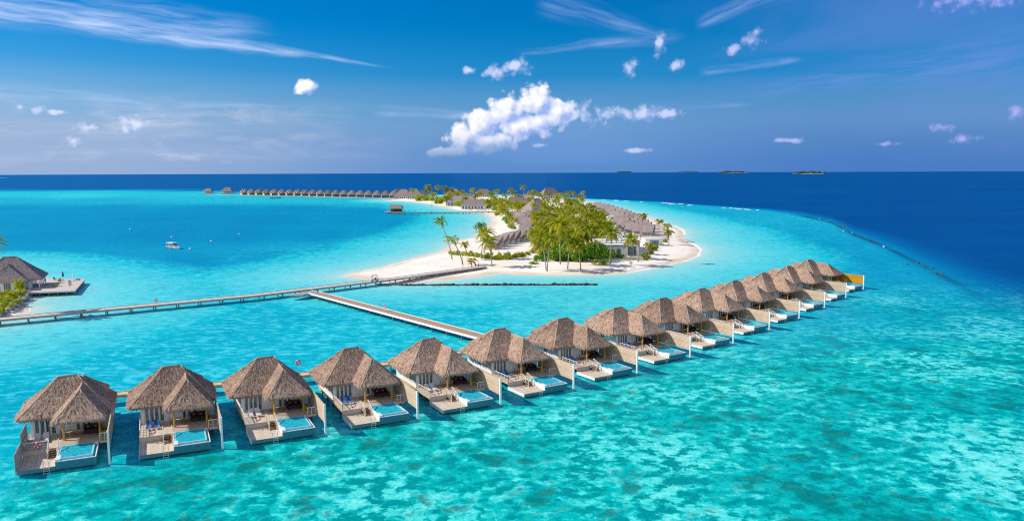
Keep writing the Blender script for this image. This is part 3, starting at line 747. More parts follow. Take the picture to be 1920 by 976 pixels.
def make_villa():
    v = empty('water_villa')
    villa_roof(v)
    # house body: shell of walls with a floor, openings filled by door leaves
    w = MB(); t_ = 0.16
    w.box(0.2, 0.2+t_, 10.72, 14.2, ZU, 4.35); w.box(0.2, 0.2+t_, 15.4, 19.2, ZU, 4.35); w.box(0.2, 0.2+t_, 14.2, 15.4, 3.7, 4.35); w.box(0.2, 0.2+t_, 14.2, 15.4, ZU, 2.3)
    w.box(0.2, 9.5, 19.2, 19.36, ZU, 4.35); w.box(9.34, 9.5, 10.9, 19.2, ZU, 4.35)
    w.box(0.36, 0.6, 10.72, 10.86, ZU, 4.3); w.box(3.12, 5.3, 10.72, 10.86, ZU, 4.3); w.box(7.35, 9.34, 10.92, 11.06, ZU, 4.3)
    w.box(0.6, 3.12, 10.72, 10.86, 3.85, 4.3); w.box(5.3, 7.35, 10.72, 10.86, 3.75, 4.3)
    w.box(3.2, 8.4, 19.36, 22.6, ZU, 4.2)
    w.build('wall', M['white'], v)
    fl = MB(); fl.box(0.1, 9.55, 10.6, 19.4, ZU-0.30, ZU-0.004); fl.box(3.2, 8.4, 19.4, 23.4, ZU-0.30, ZU-0.004); fl.build('floor', M['deck_dark'], v)
    def door(x0, x1, z1, y=10.74):
        f = MB(); s = 0.10
        f.box(x0, x0+s, y, y+.08, ZU, z1); f.box(x1-s, x1, y, y+.08, ZU, z1); f.box(x0+s, x1-s, y, y+.08, z1-s, z1); f.box(x0+s, x1-s, y, y+.08, ZU, ZU+.14)
        d = f.build('glass_door', M['white'], v)
        g = MB(); g.box(x0+s, x1-s, y+.03, y+.05, ZU+.14, z1-s); g.build('pane', M['glass'], d)
    for k in range(4): door(0.62+k*0.625, 0.62+(k+1)*0.625-0.01, 3.85)
    for k in range(3): door(5.32+k*0.675, 5.32+(k+1)*0.675-0.01, 3.75)
    f = MB(); f.box(0.24, 0.32, 14.2, 15.4, 2.3, 2.4); f.box(0.24, 0.32, 14.2, 15.4, 3.6, 3.7); f.box(0.24, 0.32, 14.2, 14.3, 2.4, 3.6); f.box(0.24, 0.32, 15.3, 15.4, 2.4, 3.6)
    wf = f.build('window', M['white'], v); g = MB(); g.box(0.26, 0.28, 14.3, 15.3, 2.4, 3.6); g.build('pane', M['glass'], wf)
    # decks
    d = MB(); d.box(0.05, 3.95, 4.92, 10.6, ZU-.14, ZU); d.build('sun_deck', M['deck'], v)
    d = MB(); d.box(3.954, 9.62, 5.35, 10.6, ZU-.14, ZU-.002); d.build('terrace', M['deck_dark'], v)
    d = MB(); d.box(0.02, 3.96, 0.0, 4.9, ZL-.10, ZL); dl = d.build('lower_deck', M['deck'], v)
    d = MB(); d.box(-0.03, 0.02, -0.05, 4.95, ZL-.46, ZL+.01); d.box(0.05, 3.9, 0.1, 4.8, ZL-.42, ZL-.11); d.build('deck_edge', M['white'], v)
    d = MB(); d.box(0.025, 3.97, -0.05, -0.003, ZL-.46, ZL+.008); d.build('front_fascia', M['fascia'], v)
    d = MB(); d.box(0.0, 2.84, 4.86, 4.915, ZL+.004, ZU-.01); d.build('riser_board', M['boards_grey'], v)
    d = MB(); d.box(-0.02, 0.045, 4.92, 19.3, ZU-.34, ZU+.01); d.build('deck_beam', M['tan_wood'], v)
    d = MB(); d.box(8.4, 9.6, 5.29, 5.345, ZU-.3, ZU-.01); d.build('terrace_edge', M['tan_wood'], v)
    # pool: outer trough, weir wall, water
    p = MB()
    p.box(3.975, 8.31, -0.03, 0.12, 1.22, 1.30); p.box(8.19, 8.31, 0.12, 5.2, 1.22, 1.30); p.box(3.975, 4.10, 0.12, 5.3, 0.28, 1.47); p.box(4.10, 8.19, 5.2, 5.34, 0.28, 1.45); p.box(4.10, 8.19, 0.12, 5.2, 0.28, 0.50)
    p.box(4.10, 4.50, 0.14, 1.6, 1.0, 1.475)
    pool = p.build('plunge_pool', M['rim'], v)
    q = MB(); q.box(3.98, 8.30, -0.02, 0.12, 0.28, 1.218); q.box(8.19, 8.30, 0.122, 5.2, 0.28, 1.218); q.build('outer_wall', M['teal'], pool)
    q = MB(); q.box(4.504, 7.92, 0.42, 0.58, 0.5, ZP); q.box(7.76, 7.92, 0.58, 5.18, 0.5, ZP); q.box(4.11, 4.30, 1.62, 5.18, 0.5, ZP-.06); q.build('weir_wall', M['tile'], pool)
    q = MB(); q.add([(4.11, .12, 1.20), (8.19, .12, 1.20), (8.19, .42, 1.20), (4.11, .42, 1.20)], [(0, 1, 2, 3)]); q.add([(7.92, .42, 1.20), (8.19, .42, 1.20), (8.19, 5.2, 1.20), (7.92, 5.2, 1.20)], [(0, 1, 2, 3)])
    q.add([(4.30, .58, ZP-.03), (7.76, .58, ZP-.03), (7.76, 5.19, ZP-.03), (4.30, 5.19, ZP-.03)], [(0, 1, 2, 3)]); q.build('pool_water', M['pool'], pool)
    # stair from sun deck to lower deck
    s = MB()
    for k in range(4):
        z = ZU - (k+1)*(ZU-ZL)/5; y1 = 4.86 - k*0.38
        s.box(2.92, 3.80, y1-0.40, y1, z-.06, z)
    st = s.build('stair', M['dark_wood'], v)
    s = MB()
    for x in (2.86, 3.84): s.bar((x, 4.9, ZU-.10), (x, 3.10, ZL+.06), 0.07, sq=True)
    s.build('stringer', M['tan_wood'], st)
    for x in (2.82, 3.88):
        r = MB()
        for y, z in ((4.95, ZU), (3.95, (ZU+ZL)/2), (3.05, ZL)): r.bar((x, y, z), (x, y, z+.95), 0.045, sq=True)
        r.bar((x, 5.25, ZU+.97), (x, 4.95, ZU+.97), .06, sq=True); r.bar((x, 4.95, ZU+.97), (x, 3.0, ZL+.95), 0.06, sq=True); r.bar((x, 4.95, ZU+.45), (x, 3.05, ZL+.45), 0.03, sq=True)
        r.build('stair_rail', M['wood_rail'], v)
    railing(v, 'sun_deck_railing', [(0.08, 10.4), (0.08, 4.98), (2.78, 4.98)], ZU)
    railing(v, 'terrace_railing', [(8.42, 5.42), (9.55, 5.42)], ZU, n=2)
    l = MB()
    for x in (2.75, 3.35): l.bar((x, -0.12, ZL+.75), (x, -0.14, -0.35), 0.03, n=6); l.bar((x, -0.12, ZL+.75), (x, 0.35, ZL+.75), .03); l.bar((x, .35, ZL+.75), (x, .35, ZL), .03)
    for k in range(4): l.bar((2.75, -.14, ZL-.1-.28*k), (3.35, -.14, ZL-.1-.28*k), 0.025)
    l.build('ladder', M['wood_rail'], v)
    for x, y in ((4.25, 7.6), (8.35, 7.6)):
        c = MB(); c.bar((x, y, ZU), (x, y, 4.2), 0.15, 0.13, 10); c.bar((x, y, ZU), (x, y, ZU+.35), 0.19, 0.17, 10); c.build('column', M['yellow_wood'], v)
    pw_ = MB(); pw_.box(9.66, 9.74, 0.3, 10.9, 1.55, 4.12); pr = pw_.build('privacy_wall', M['boards'], v)
    c = MB(); c.box(9.58, 9.82, 0.06, 0.30, -1.2, 4.22); c.build('wall_post', M['white'], pr)
    c = MB(); c.box(9.63, 9.77, 0.3, 10.9, 4.124, 4.18); c.build('coping', M['tan_wood'], pr)
    for x, y, z in ((0.5, .7, .28), (3.4, .7, .28), (5.2, .9, .28), (7.6, .9, .28), (0.5, 4.6, .28), (7.6, 4.6, .28), (.4, 8, 1.3), (4.4, 8, 1.3), (9.2, 6.2, 1.3), (9.2, 9.5, 1.3), (.5, 12, 1.15), (9, 13, 1.15), (.5, 15.5, 1.15), (9, 16.5, 1.15), (.5, 18.8, 1.15), (9, 19, 1.15), (3.6, 22.8, 1.15), (8, 22.8, 1.15)):
        c = MB(); c.bar((x, y, -1.5), (x, y, z), 0.13, n=8); c.build('pile', M['pile'], v)
    return v

VILLAS = [(-58.3029, 86.6022, 0.4326), (-46.2891, 91.6065, 0.4375), (-34.1384, 96.7695, 0.4645), (-22.2157, 102.7264, 0.4806), (-10.1884, 109.3922, 0.5158), (1.8336, 117.5265, 0.5447), (13.9401, 126.9745, 0.5657), (26.1465, 138.46, 0.5893), (37.9432, 150.0846, 0.6152), (50.1749, 163.5714, 0.6441), (62.1981, 176.8193, 0.6842), (74.4195, 191.4769, 0.6999), (87.1256, 206.862, 0.7431), (98.8962, 222.6841, 0.708)]
proto = make_villa()
villas = [proto] + [copy_tree(proto) for _ in VILLAS[1:]]
for i, ((x, y, a), o) in enumerate(zip(VILLAS, villas)):
    o.location = (x, y, 0); o.rotation_euler = (0, 0, a)
    tag(o, 'thatched overwater villa with plunge pool, %s from the left in the front row' % ORD[i], 'villa', 'water villas in the front row')
villas[0]['label'] = 'thatched overwater villa nearest the left edge, tall board screen along its left side'
villas[-1]['label'] = 'last thatched overwater villa of the front row, with bright ochre screen wall'
def child(o, nm): return [c for c in ALLCH[o.name] if c.name.split('.')[0] == nm]
# the first villa's left screen, stepped; the last villa's ochre wall
s = MB(); s.box(-0.10, -0.05, -.02, 4.9, 0.25, 2.75); s.box(-0.10, -0.05, 4.904, 9.8, 1.1, 3.7); o = s.build('left_screen', M['boards_grey'], villas[0])
pwl = child(villas[-1], 'privacy_wall')[0]; me_ = pwl.data.copy(); me_.materials[0] = M['boards_ochre']; pwl.data = me_; pwl['label'] = 'bright ochre screen wall'

# things standing on the villas' decks
def on_villa(i, x, y, z):
    X0, Y0, a = VILLAS[i]; return (X0 + x*math.cos(a) - y*math.sin(a), Y0 + x*math.sin(a) + y*math.cos(a), z)
def make_ring():
    r = MB(); r.torus((0, 0, 0), 0.31, 0.085, 'y', 24, 8, lambda t: 1 if (t*4) % 1 < 0.28 else 0)
    return r.build('life_ring', [M['ring_red'], M['ring_white']], smooth=True)
def make_lounger(cloth):
    t = empty('sun_lounger')
    f = MB()
    for x in (-.3, .3):
        f.bar((x, -.95, .26), (x, .45, .26), .035, sq=True)
        for y in (-.85, .4): f.bar((x, y, 0), (x, y, .26), .035, sq=True)
        f.bar((x, .35, .26), (x, 1.0, .75), .03, sq=True)
    f.build('frame', M['white'], t)
    s = MB(); s.bbox(-.33, .33, -.98, .36, .28, .36); 
    s.add([(-.33,.36,.30),(.33,.36,.30),(.33,1.02,.80),(-.33,1.02,.80),(-.33,.31,.37),(.33,.31,.37),(.33,.97,.87),(-.33,.97,.87)], [(0,3,2,1),(4,5,6,7),(0,1,5,4),(1,2,6,5),(2,3,7,6),(3,0,4,7)])
    s.build('cushion', cloth, t)
    p = MB(); p.bbox(-.22, .22, -.86, -.56, .362, .40); p.build('folded_towel', M['violet'] if cloth is M['blue'] else M['grey_cloth'], t)
    return t
def make_daybed():
    t = empty('daybed')
    b_ = MB(); b_.bbox(-1.0, 1.0, -.75, .75, .08, .42); b_.bbox(-1.0, 1.0, .62, .80, .42, .95); b_.bbox(-1.0, -.86, -.3, .62, .42, .78); b_.bbox(.86, 1.0, -.3, .62, .42, .78)
    b_.build('base', M['dark_fabric'], t)
    m_ = MB(); m_.bbox(-.84, .84, -.72, .60, .422, .56); m_.build('mattress', M['dark_fabric'], t)
    for x in (-.55, .34):
        c = MB(); c.ell((x, .42, .70), .20, .10, .16, 10, 6, .06); c.build('cushion', M['orange_cloth'] , t, smooth=True)
    return t
def make_table():
    t = empty('dining_table')
    a = MB(); a.bar((0, 0, .70), (0, 0, .75), .55, .55, 16); a.build('table_top', M['grey_cloth'], t)
    a = MB(); a.bar((0, 0, .04), (0, 0, .70), .06, .05, 8); a.bar((0, 0, 0), (0, 0, .04), .32, .28, 12); a.build('pedestal', M['tan_wood'], t)
    return t
def make_chair():
    t = empty('dining_chair')
    a = MB(); a.bbox(-.25, .25, -.25, .25, .41, .47); a.build('seat', M['orange_wood'], t)
    a = MB(); a.add([(-.25,.22,.47),(.25,.22,.47),(.25,.34,.92),(-.25,.34,.92),(-.25,.17,.47),(.25,.17,.47),(.25,.29,.92),(-.25,.29,.92)], [(0,3,2,1),(4,5,6,7),(0,1,5,4),(1,2,6,5),(2,3,7,6),(3,0,4,7)]); a.build('backrest', M['orange_wood'], t)
    for x in (-.21, .21):
        for y in (-.21, .21): a = MB(); a.bar((x, y, 0), (x, y, .41), .03, sq=True); a.build('leg', M['dark_wood'], t)
    return t
def make_side():
    a = MB(); a.bbox(-.28, .28, -.28, .28, 0.06, .50)
    for x in (-.22, .22):
        for y in (-.22, .22): a.bar((x, y, 0), (x, y, .06), .04, sq=True)
    return a.build('side_table', M['yellow_wood'])
P_ = {}
def put(kind, maker, i, x, y, z, rz, label, cat, group):
    if kind not in P_: P_[kind] = o = maker()
    else: o = copy_tree(P_[kind])
    o.location = on_villa(i, x, y, z); o.rotation_euler = (0, 0, VILLAS[i][2] + rz)
    return tag(o, label, cat, group)
for i in range(14):
    w_ = '%s villa from the left' % ORD[i]
    if i < 13:
        put('ring', make_ring, i, 1.62, 4.85, ZU+.62, 0, 'red and white life ring on the deck railing, %s' % w_, 'life ring', 'life rings on the villas')
    striped = i in (1, 3, 5, 6, 7, 8)
    for k, x in enumerate((1.15, 2.15)):
        put('lb' if striped else 'lg', (lambda: make_lounger(M['blue'])) if striped else (lambda: make_lounger(M['grey_cloth'])), i, x, 8.3, ZU, 0.06*(k*2-1),
            '%s sun lounger, %s of two, sun deck of the %s' % ('blue striped' if striped else 'pale grey', 'left' if k == 0 else 'right', w_), 'sun lounger', 'sun loungers on the villa decks')
    if i < 12:
        put('bed', make_daybed, i, 7.35, 9.55, ZU, 0.0, 'dark daybed with orange red cushions on the terrace of the %s' % w_, 'daybed', 'daybeds on the terraces')
        put('tab', make_table, i, 4.75, 8.9, ZU, 0, 'round pale dining table on the terrace of the %s' % w_, 'table', 'dining tables on the terraces')
        put('cha', make_chair, i, 4.0, 9.0, ZU, 1.5, 'wooden chair left of the dining table, %s' % w_, 'chair', 'dining chairs on the terraces')
        put('cha', make_chair, i, 5.5, 9.1, ZU, -1.5, 'wooden chair right of the dining table, %s' % w_, 'chair', 'dining chairs on the terraces')
        put('sid', make_side, i, 8.75, 8.15, ZU-.002, 0.1, 'small yellow wooden side table by the right column, %s' % w_, 'side table', 'side tables on the terraces')

# ------------------------------------------------------------------ boardwalks
def ribbon(mb, pts, wl, wr, z0, z1):
    """a flat slab along a path; wl and wr are the widths left and right of it"""
    pts = [Vector((p[0], p[1], p[2] if len(p) > 2 else 0)) for p in pts]; L_ = []; R_ = []
    for i, p in enumerate(pts):
        d = (pts[min(i+1, len(pts)-1)] - pts[max(i-1, 0)]); d.z = 0; d.normalize(); nrm_ = Vector((-d.y, d.x, 0))
        L_.append(p + nrm_*wl); R_.append(p - nrm_*wr)
    n = len(pts); v = []
    for S_, dz_ in ((L_, z1), (R_, z1), (R_, z0), (L_, z0)): v += [q + Vector((0, 0, dz_)) for q in S_]
    f = []; uv = []
    u = [0]
    for i in range(n-1): u.append(u[-1] + (pts[i+1]-pts[i]).length)
    for i in range(n-1):
        for k in range(4):
            a, b_ = k*n, ((k+1) % 4)*n; f.append((a+i, b_+i, b_+i+1, a+i+1)); w0, w1_ = (0, wl+wr) if k in (0, 2) else (0, .3)
            uv.append([(u[i], w0), (u[i], w1_), (u[i+1], w1_), (u[i+1], w0)])
    f += [(0, 3*n, 2*n, n), (n-1, 2*n-1, 3*n-1, 4*n-1)]; uv += [[(0, 0)]*4]*2
    mb.add(v, f, uv)
def boards_along(name, c1, c2, w=0.16):
    m, t, b = newmat(name); uv = uvco(t); x, y, _ = sep(t, uv)
    u = x/w; cell = u._m('FLOOR'); fr_ = u-cell
    wn = t.nodes.new('ShaderNodeTexWhiteNoise'); wn.noise_dimensions = '1D'; t.links.new(cell.k, wn.inputs['W'])
    wear = noise(t, objco(t), 0.25, 5, 0.65)
    base = mix(t, (S(t, wn.outputs[0])*0.6 + wear*0.5 - 0.05).cl(), c1, c2); base = mix(t, fr_.st(0, .1), tuple(k*.4 for k in c1), base)
    t.links.new(base.k, b.inputs['Base Color']); b.inputs['Roughness'].default_value = .8; b.inputs['Specular IOR Level'].default_value = .2
    return m
M['walk_grey'] = boards_along('pale_boardwalk', (0.52, 0.45, 0.40), (0.68, 0.60, 0.55))
M['walk_edge'] = simple('weathered_beam', (0.36, 0.30, 0.27), .8, .15, 1.0)
M['walk_brown'] = boards_along('brown_boardwalk', (0.33, 0.21, 0.135), (0.50, 0.345, 0.235))
M['walk_tan'] = boards_along('tan_boardwalk', (0.58, 0.42, 0.25), (0.74, 0.56, 0.36))
def walkway(name, pts, half, mat, edge_mat, every, label, ends=True, crossbeam=True, zb=-1.5):
    t = empty(name, tuple(pts[0][:2]) + (0,)); tag(t, label, 'boardwalk')
    o = Vector((pts[0][0], pts[0][1], 0)); pts = [Vector(p)-o for p in pts]
    d = MB(); ribbon(d, pts, half, half, -.12, 0); d.build('deck', mat, t)
    for s in (1, -1):
        e = MB(); ribbon(e, [p for p in pts], (half+.14 if s > 0 else -half-.005), (half+.14 if s < 0 else -half-.005), -.38, 0.10); e.build('edge_beam', edge_mat, t)
    Ls = [0]
    for i in range(len(pts)-1): Ls.append(Ls[-1] + (pts[i+1]-pts[i]).length)
    k = int(Ls[-1]/every); cnt = 0
    for j in range(k+1):
        sdist_ = min(Ls[-1]-.2, 0.6 + j*every); i = max(q for q in range(len(pts)-1) if Ls[q] <= sdist_)
        p = pts[i].lerp(pts[i+1], (sdist_-Ls[i])/(Ls[i+1]-Ls[i])); d_ = (pts[i+1]-pts[i]).normalized(); nn = Vector((-d_.y, d_.x, 0)).normalized()
        gz = ground(p.x+o.x, p.y+o.y)
        if gz > 0.9 or cnt > 48: continue
        cnt += 1
        c = MB()
        for s in (1, -1):
            q = p + nn*(half-.25)*s; c.bar((q.x, q.y, zb), (q.x, q.y, p.z-.13), 0.15, n=8)
            if crossbeam: c.bar((q.x + nn.x*.5*s, q.y + nn.y*.5*s, p.z-.45), (q.x, q.y, p.z-.95), .07, n=5)
        if crossbeam: a = p + nn*(half+.25); b_ = p - nn*(half+.25); c.bar((a.x, a.y, p.z-.50), (b_.x, b_.y, p.z-.50), 0.11, sq=True)
        c.build('trestle', M['pile'], t)
    return t
zz = 1.5
def line(pp, z, n=6):
    P3 = [G(x, y, z) for x, y in pp]; out = []
    for a, b_ in zip(P3[:-1], P3[1:]):
        for i in range(n): out.append(a.lerp(b_, i/n))
    return out + [P3[-1]]
mainp = line([(-60, 603.5), (0, 597.5), (475, 553), (684, 528.2)], 1.5) + [G(760, 519, 1.5), G(830, 509, 1.45), G(905, 499.0, 1.3)]
walkway('boardwalk', mainp, 1.75, M['walk_grey'], M['walk_edge'], 5.6, 'long pale grey boardwalk crossing the lagoon from the islet to the island')
sp = line([(588, 547.5), (902, 629.5)], 1.5, 10)
sp.append(sp[-1] + (sp[-1]-sp[-2]).normalized()*11)
walkway('boardwalk', sp, 1.55, M['walk_brown'], M['white'], 5.6, 'brown spur boardwalk with white edge beams running down to the villas', crossbeam=False)
pl = MB(); c_ = [G(540, 553.5, 1.42), G(566, 553, 1.42), G(592, 547, 1.42), G(574, 545, 1.42)]
pl.add(c_ + [p - Vector((0, 0, .35)) for p in c_], [(0, 1, 2, 3), (7, 6, 5, 4), (0, 4, 5, 1), (1, 5, 6, 2), (2, 6, 7, 3), (3, 7, 4, 0)]); pl.build('landing_platform', M['concrete'], label='grey landing platform where the two boardwalks meet', cat='platform')
rowp = []
for i, (x, y, a) in enumerate(VILLAS):
    for lx in ((2, 9) if i else (-1, 5, 10.5)): rowp.append(Vector(on_villa(i, lx, 27.8, 1.5)))
walkway('boardwalk', rowp, 0.95, M['walk_tan'], M['tan_wood'], 6.0, 'narrow tan boardwalk linking the backs of the front row villas', crossbeam=False)
for i in range(14):
    s = MB(); s.box(4.6, 6.4, 22.6, 26.84, 1.35, 1.498); s.build('entrance_bridge', M['walk_tan'], villas[i])

# ------------------------------------------------------------------ palms, trees and shrubs
def frond(mb, base, az, e0, length, droop, n=8, leaf=0.85, dens=22, twist=0.0, wind=(0, 0)):
    """an arching rachis with a comb of narrow leaflets on both sides"""
    p = Vector(base); e = e0; d_h = Vector((math.cos(az), math.sin(az), 0)); pts = [p.copy()]; dirs = []
    for i in range(n):
        d = d_h*math.cos(e) + Vector((0, 0, math.sin(e))); d += Vector((wind[0], wind[1], 0))*(i/n)*0.5; d.normalize()
        p = p + d*(length/n); pts.append(p.copy()); dirs.append(d); e -= droop/n*(0.6+0.8*i/n)
    dirs.append(dirs[-1])
    for i in range(n):
        s = d_h.cross(Vector((0, 0, 1))).normalized()*0.035*(1-i/n*.7)
        mb.add([pts[i]-s, pts[i]+s, pts[i+1]+s*.7, pts[i+1]-s*.7], [(0, 1, 2, 3)])
    for k in range(dens):
        t = 0.10 + 0.90*(k+.5)/dens; f = t*n; i = min(n-1, int(f)); c = pts[i].lerp(pts[i+1], f-i); d = dirs[i]
        s = d.cross(Vector((0, 0, 1)));
        if s.length < .05: s = Vector((-d_h.y, d_h.x, 0))
        s.normalize(); up = s.cross(d).normalized()
        L_ = leaf*(math.sin(math.pi*min(1, t*0.86+.12))**0.7)*random.uniform(.85, 1.1)
        for sg in (1, -1):
            v = (s*sg*0.80 + d*0.62 - up*random.uniform(.05, .40)).normalized()
            q = c + v*L_*0.55 + Vector((0, 0, .02)); r = c + v*L_ - Vector((0, 0, L_*random.uniform(.18, .42)))
            w = d*random.uniform(.075, .125)
            mb.add([c-w, c+w, q+w*0.9, r, q-w*.9], [(0, 1, 2, 3, 4)])
def palm_meshes(seed, nf=22, flen=4.2, wind=(0, 0), dry=0.18):
    random.seed(seed); mb = MB()
    for k in range(nf):
        t = k/nf; az = k*2.399963 + random.uniform(-.25, .25)
        e0 = 1.30 - 1.85*t + random.uniform(-.12, .12)
        mb.mi = 1 if (t > 1-dry and random.random() < .8) else 0
        frond(mb, (0.12*math.cos(az), 0.12*math.sin(az), 0.1), az, e0, flen*random.uniform(.85, 1.1)*(0.75 if t < .15 else 1), random.uniform(1.0, 1.7) + 0.3*t, wind=wind)
    mb.mi = 1
    for k in range(5):
        a = k*1.3; mb.ell((0.22*math.cos(a), .22*math.sin(a), -.2), .14, .14, .17, 6, 4)
    me = bpy.data.meshes.new('crown'); me.from_pydata([tuple(v) for v in mb.v], [], mb.f); me.materials.append(M['frond']); me.materials.append(M['frond_dry'])
    me.polygons.foreach_set('material_index', mb.m); me.update(); return me
CROWNS = [palm_meshes(s) for s in (11, 12, 13, 14)]
CROWN_WIND = [palm_meshes(s, 14, 3.6, (-1.5, -.5), .1) for s in (21, 22)]
CROWN_SMALL = [palm_meshes(s, 11, 2.3, (0, 0), .3) for s in (31, 32)]
CROWN_DRY = palm_meshes(41, 10, 2.2, (-.6, 0), 1.0)
CROWN_LUSH = [palm_meshes(s, 30, 4.9, (0, 0), .16) for s in (51, 52)]
palms = 0
def palm(base, top, crown, label, group=None, r=0.17, name='palm_tree'):
    """trunk from base to top (world points) carrying a crown mesh"""
    b = Vector(base); t_ = Vector(top); o = empty(name, b); tag(o, label, 'palm tree', group)
    v = t_-b; n = 7; pts = []; rs = []
    bend = Vector((-v.x, -v.y, 0))*0.22
    for i in range(n+1):
        f = i/n; pts.append(v*f + bend*math.sin(math.pi*f)*.6); rs.append(r*(1.35-.5*f) if i else r*1.7)
    pts[0] = pts[0] - Vector((0, 0, .3))
    tb = MB(); tb.tube(pts, rs, 7); tb.build('trunk', M['trunk'], o, smooth=True)
    c = bpy.data.objects.new('crown', crown); link(c, o); c.location = v; c.rotation_euler = (random.uniform(-.12, .12), random.uniform(-.12, .12), random.uniform(0, 6.28)); c.scale = [random.uniform(.98, 1.24)]*3
    return o, c
random.seed(5)
# palms whose foot and head can both be seen: foot, head, crown, label
SOLO = [
 ((1050.5, 494), (1048.5, 420), CROWN_LUSH[0], 'tall coconut palm with straight white trunk on the beach edge, before the big round shrubs'),
 ((1024, 502.5), (1017.5, 456), CROWNS[0], 'slim leaning palm at the front beach, left of the big round shrubs'),
 ((1089, 501.5), (1083, 458), CROWNS[1], 'pale yellow green palm at the front beach with curved trunk and small shadow'),
 ((1143.5, 492.5), (1146, 436), CROWN_LUSH[1], 'full coconut palm with hanging dry fronds before the white villa'),
 ((1183, 482), (1182.5, 447), CROWNS[2], 'short green palm beside the picket fence of the white villa'),
 ((1196.5, 488), (1204.5, 403), CROWN_DRY, 'very tall thin palm with withered brown head, right of the white villa'),
 ((1216, 475), (1215.5, 458), CROWN_SMALL[0], 'small palm in the hedge at the right corner of the white villa'),
 ((1252, 449), (1250, 421), CROWN_SMALL[1], 'yellowing low palm on the right beach, nearest the water'),
 ((1234, 446), (1236, 414), CROWN_SMALL[0], 'young palm above the grey terrace at the end of the right roofs'),
 ((1254, 456), (1254, 434), CROWN_SMALL[0], 'low yellow palm in the hedge of the right beach'),
 ((848, 485), (826.5, 415), CROWN_WIND[0], 'tall leaning palm with windblown head, farthest out on the sand point'),
 ((868, 494.5), (848, 447), CROWN_WIND[1], 'leaning windswept palm beside the lamp post on the sand point'),
 ((902, 484), (909, 437), CROWN_LUSH[0], 'bushy palm with long drooping yellow fronds behind the hedge'),
 ((884.5, 498.5), (884.5, 486), CROWN_SMALL[1], 'knee high young palm next to the two strollers'),
 ((922.5, 497.5), (917, 452), CROWNS[3], 'curved palm on the sand at the end of the boardwalk'),
 ((875, 474), (871, 457), CROWN_SMALL[0], 'dry low palm by the left end of the hedge'),
 ((1005.5, 469), (1002, 436), CROWNS[1], 'coconut palm beside the sandy path left of the grove'),
]
for bp, tp, cr, lab in SOLO:
    b = G(*bp, 1.2); b.z = ground(b.x, b.y) - .05
    dist = b.y; h = (bp[1]-tp[1])*dist/FPX*1.02
    top = Vector((b.x + (tp[0]-bp[0])*dist/FPX, b.y, b.z + h))
    o, c = palm(b, top, cr, lab)
    if cr in CROWN_WIND: c.rotation_euler = (0, 0, random.uniform(-.3, .3))
# heads of the grove and of the palms behind, each at the height a palm of its kind has
FAR = [(772.6,356.5),(795,359),(802,349.5),(806,357),(811.5,365),(820.3,351),(833,351.5),(837,357.5),(846.6,354.5),(849.5,360),(843,365),(857,363),(866,360),(872,366),(885.5,356),(892,367),(899,362),
       (920.5,364),(931,359),(926,371),(947,367),(956.6,356),(962,362),(975,370),(980.5,351),(989,367),(995,362),(969,369)]
GROVE = [(1000.6,358.6),(1004.5,362.5),(1013,367),(1026.5,364),(1032,359.5),(1043.4,366.6),(1057,366),(1066.5,362),(1075,361.5),(1083,368),(1093,361),(1091,373),(1018.6,374),(1027.6,377),(1039,378),(1045.7,373),(1061.4,374),(1070,378),(1052,384),
         (1036.6,388.5),(1023,390.7),(1047,394),(1059,400),(1070.5,393),(1076,398.6),(1087.4,395),(1097,390),(1105.4,385),(1111,389.6),(1112,399),(1130,401),(1097.5,404),(1106.5,408),(1119,410),(1124,420),(1045.7,412),(1060,414),(1074,412),(1086,416),(1035,405),(1053.5,426),(1040,428),(1027.6,433.6),(1014,441),(1066,432),(1079,438),(1092,430),(1021,424),(1033,447),(1058,444),(1071,452),(1100,446),(1108,430)]
for i, (x, y) in enumerate(FAR):
    h = random.uniform(9, 14)*(1.25 if y < 352 else 1); t_ = G(x, y, h); t_.y = min(t_.y, 1000)
    k = t_.y/ G(x, y, h).y; t_ = Vector((G(x, y, h).x*k, t_.y, 35.4 - (35.4-h)*k))
    b = Vector((t_.x + random.uniform(-1.5, 1.5), t_.y, 0)); b.z = ground(b.x, b.y) - .1
    _o, _c = palm(b, t_, random.choice(CROWNS), 'coconut palm among the far trees at the back of the island', 'far palms at the back of the island', r=.2); _c.scale = [1.35]*3
for i, (x, y) in enumerate(GROVE):
    h = random.uniform(8.5, 12.5); t_ = G(x, y, h)
    b = Vector((t_.x + random.uniform(-1.6, 1.6), t_.y + random.uniform(-.6, .6), 0)); b.z = ground(b.x, b.y) - .1
    palm(b, t_, random.choice(CROWNS + CROWN_LUSH[:1]), 'green coconut palm in the dense grove at the middle of the island', 'palms of the island grove', r=.18)

random.seed(33)
GX = [(1010,372),(1052,361),(1082,371),(1100,382),(1115,396),(1126,408),(1118,424),(1098,436),(1066,446),(1036,452),(1016,444),(1008,398),(1030,396)]
for i in range(46):
    f = random.random(); x = 1000 + 128*random.random(); lo = 362 + max(0, x-1075)*.62; hi = 448 - max(0, 1035-x)*1.0 - max(0, x-1100)*1.1; y = lo + (hi-lo)*random.random()**.9
    h = random.uniform(6.5, 11); t_ = G(x, y, h); b = Vector((t_.x + random.uniform(-1.2, 1.2), t_.y, 0)); b.z = ground(b.x, b.y) - .1
    if b.z < .3: continue
    palm(b, t_, random.choice(CROWNS), 'green coconut palm in the dense grove at the middle of the island', 'palms of the island grove', r=.17)
for i in range(34):
    x = random.uniform(775, 1000); y = 366 + random.uniform(-6, 9) + (8 if x > 830 else 0) + (4 if x > 920 else 0); h = random.uniform(6, 10); t_ = G(x, y, h); b = Vector((t_.x, t_.y, 0)); b.z = ground(b.x, b.y) - .1
    if b.z < .3: continue
    _o, _c = palm(b, t_, random.choice(CROWNS), 'coconut palm among the far trees at the back of the island', 'far palms at the back of the island', r=.2); _c.scale = [1.35]*3

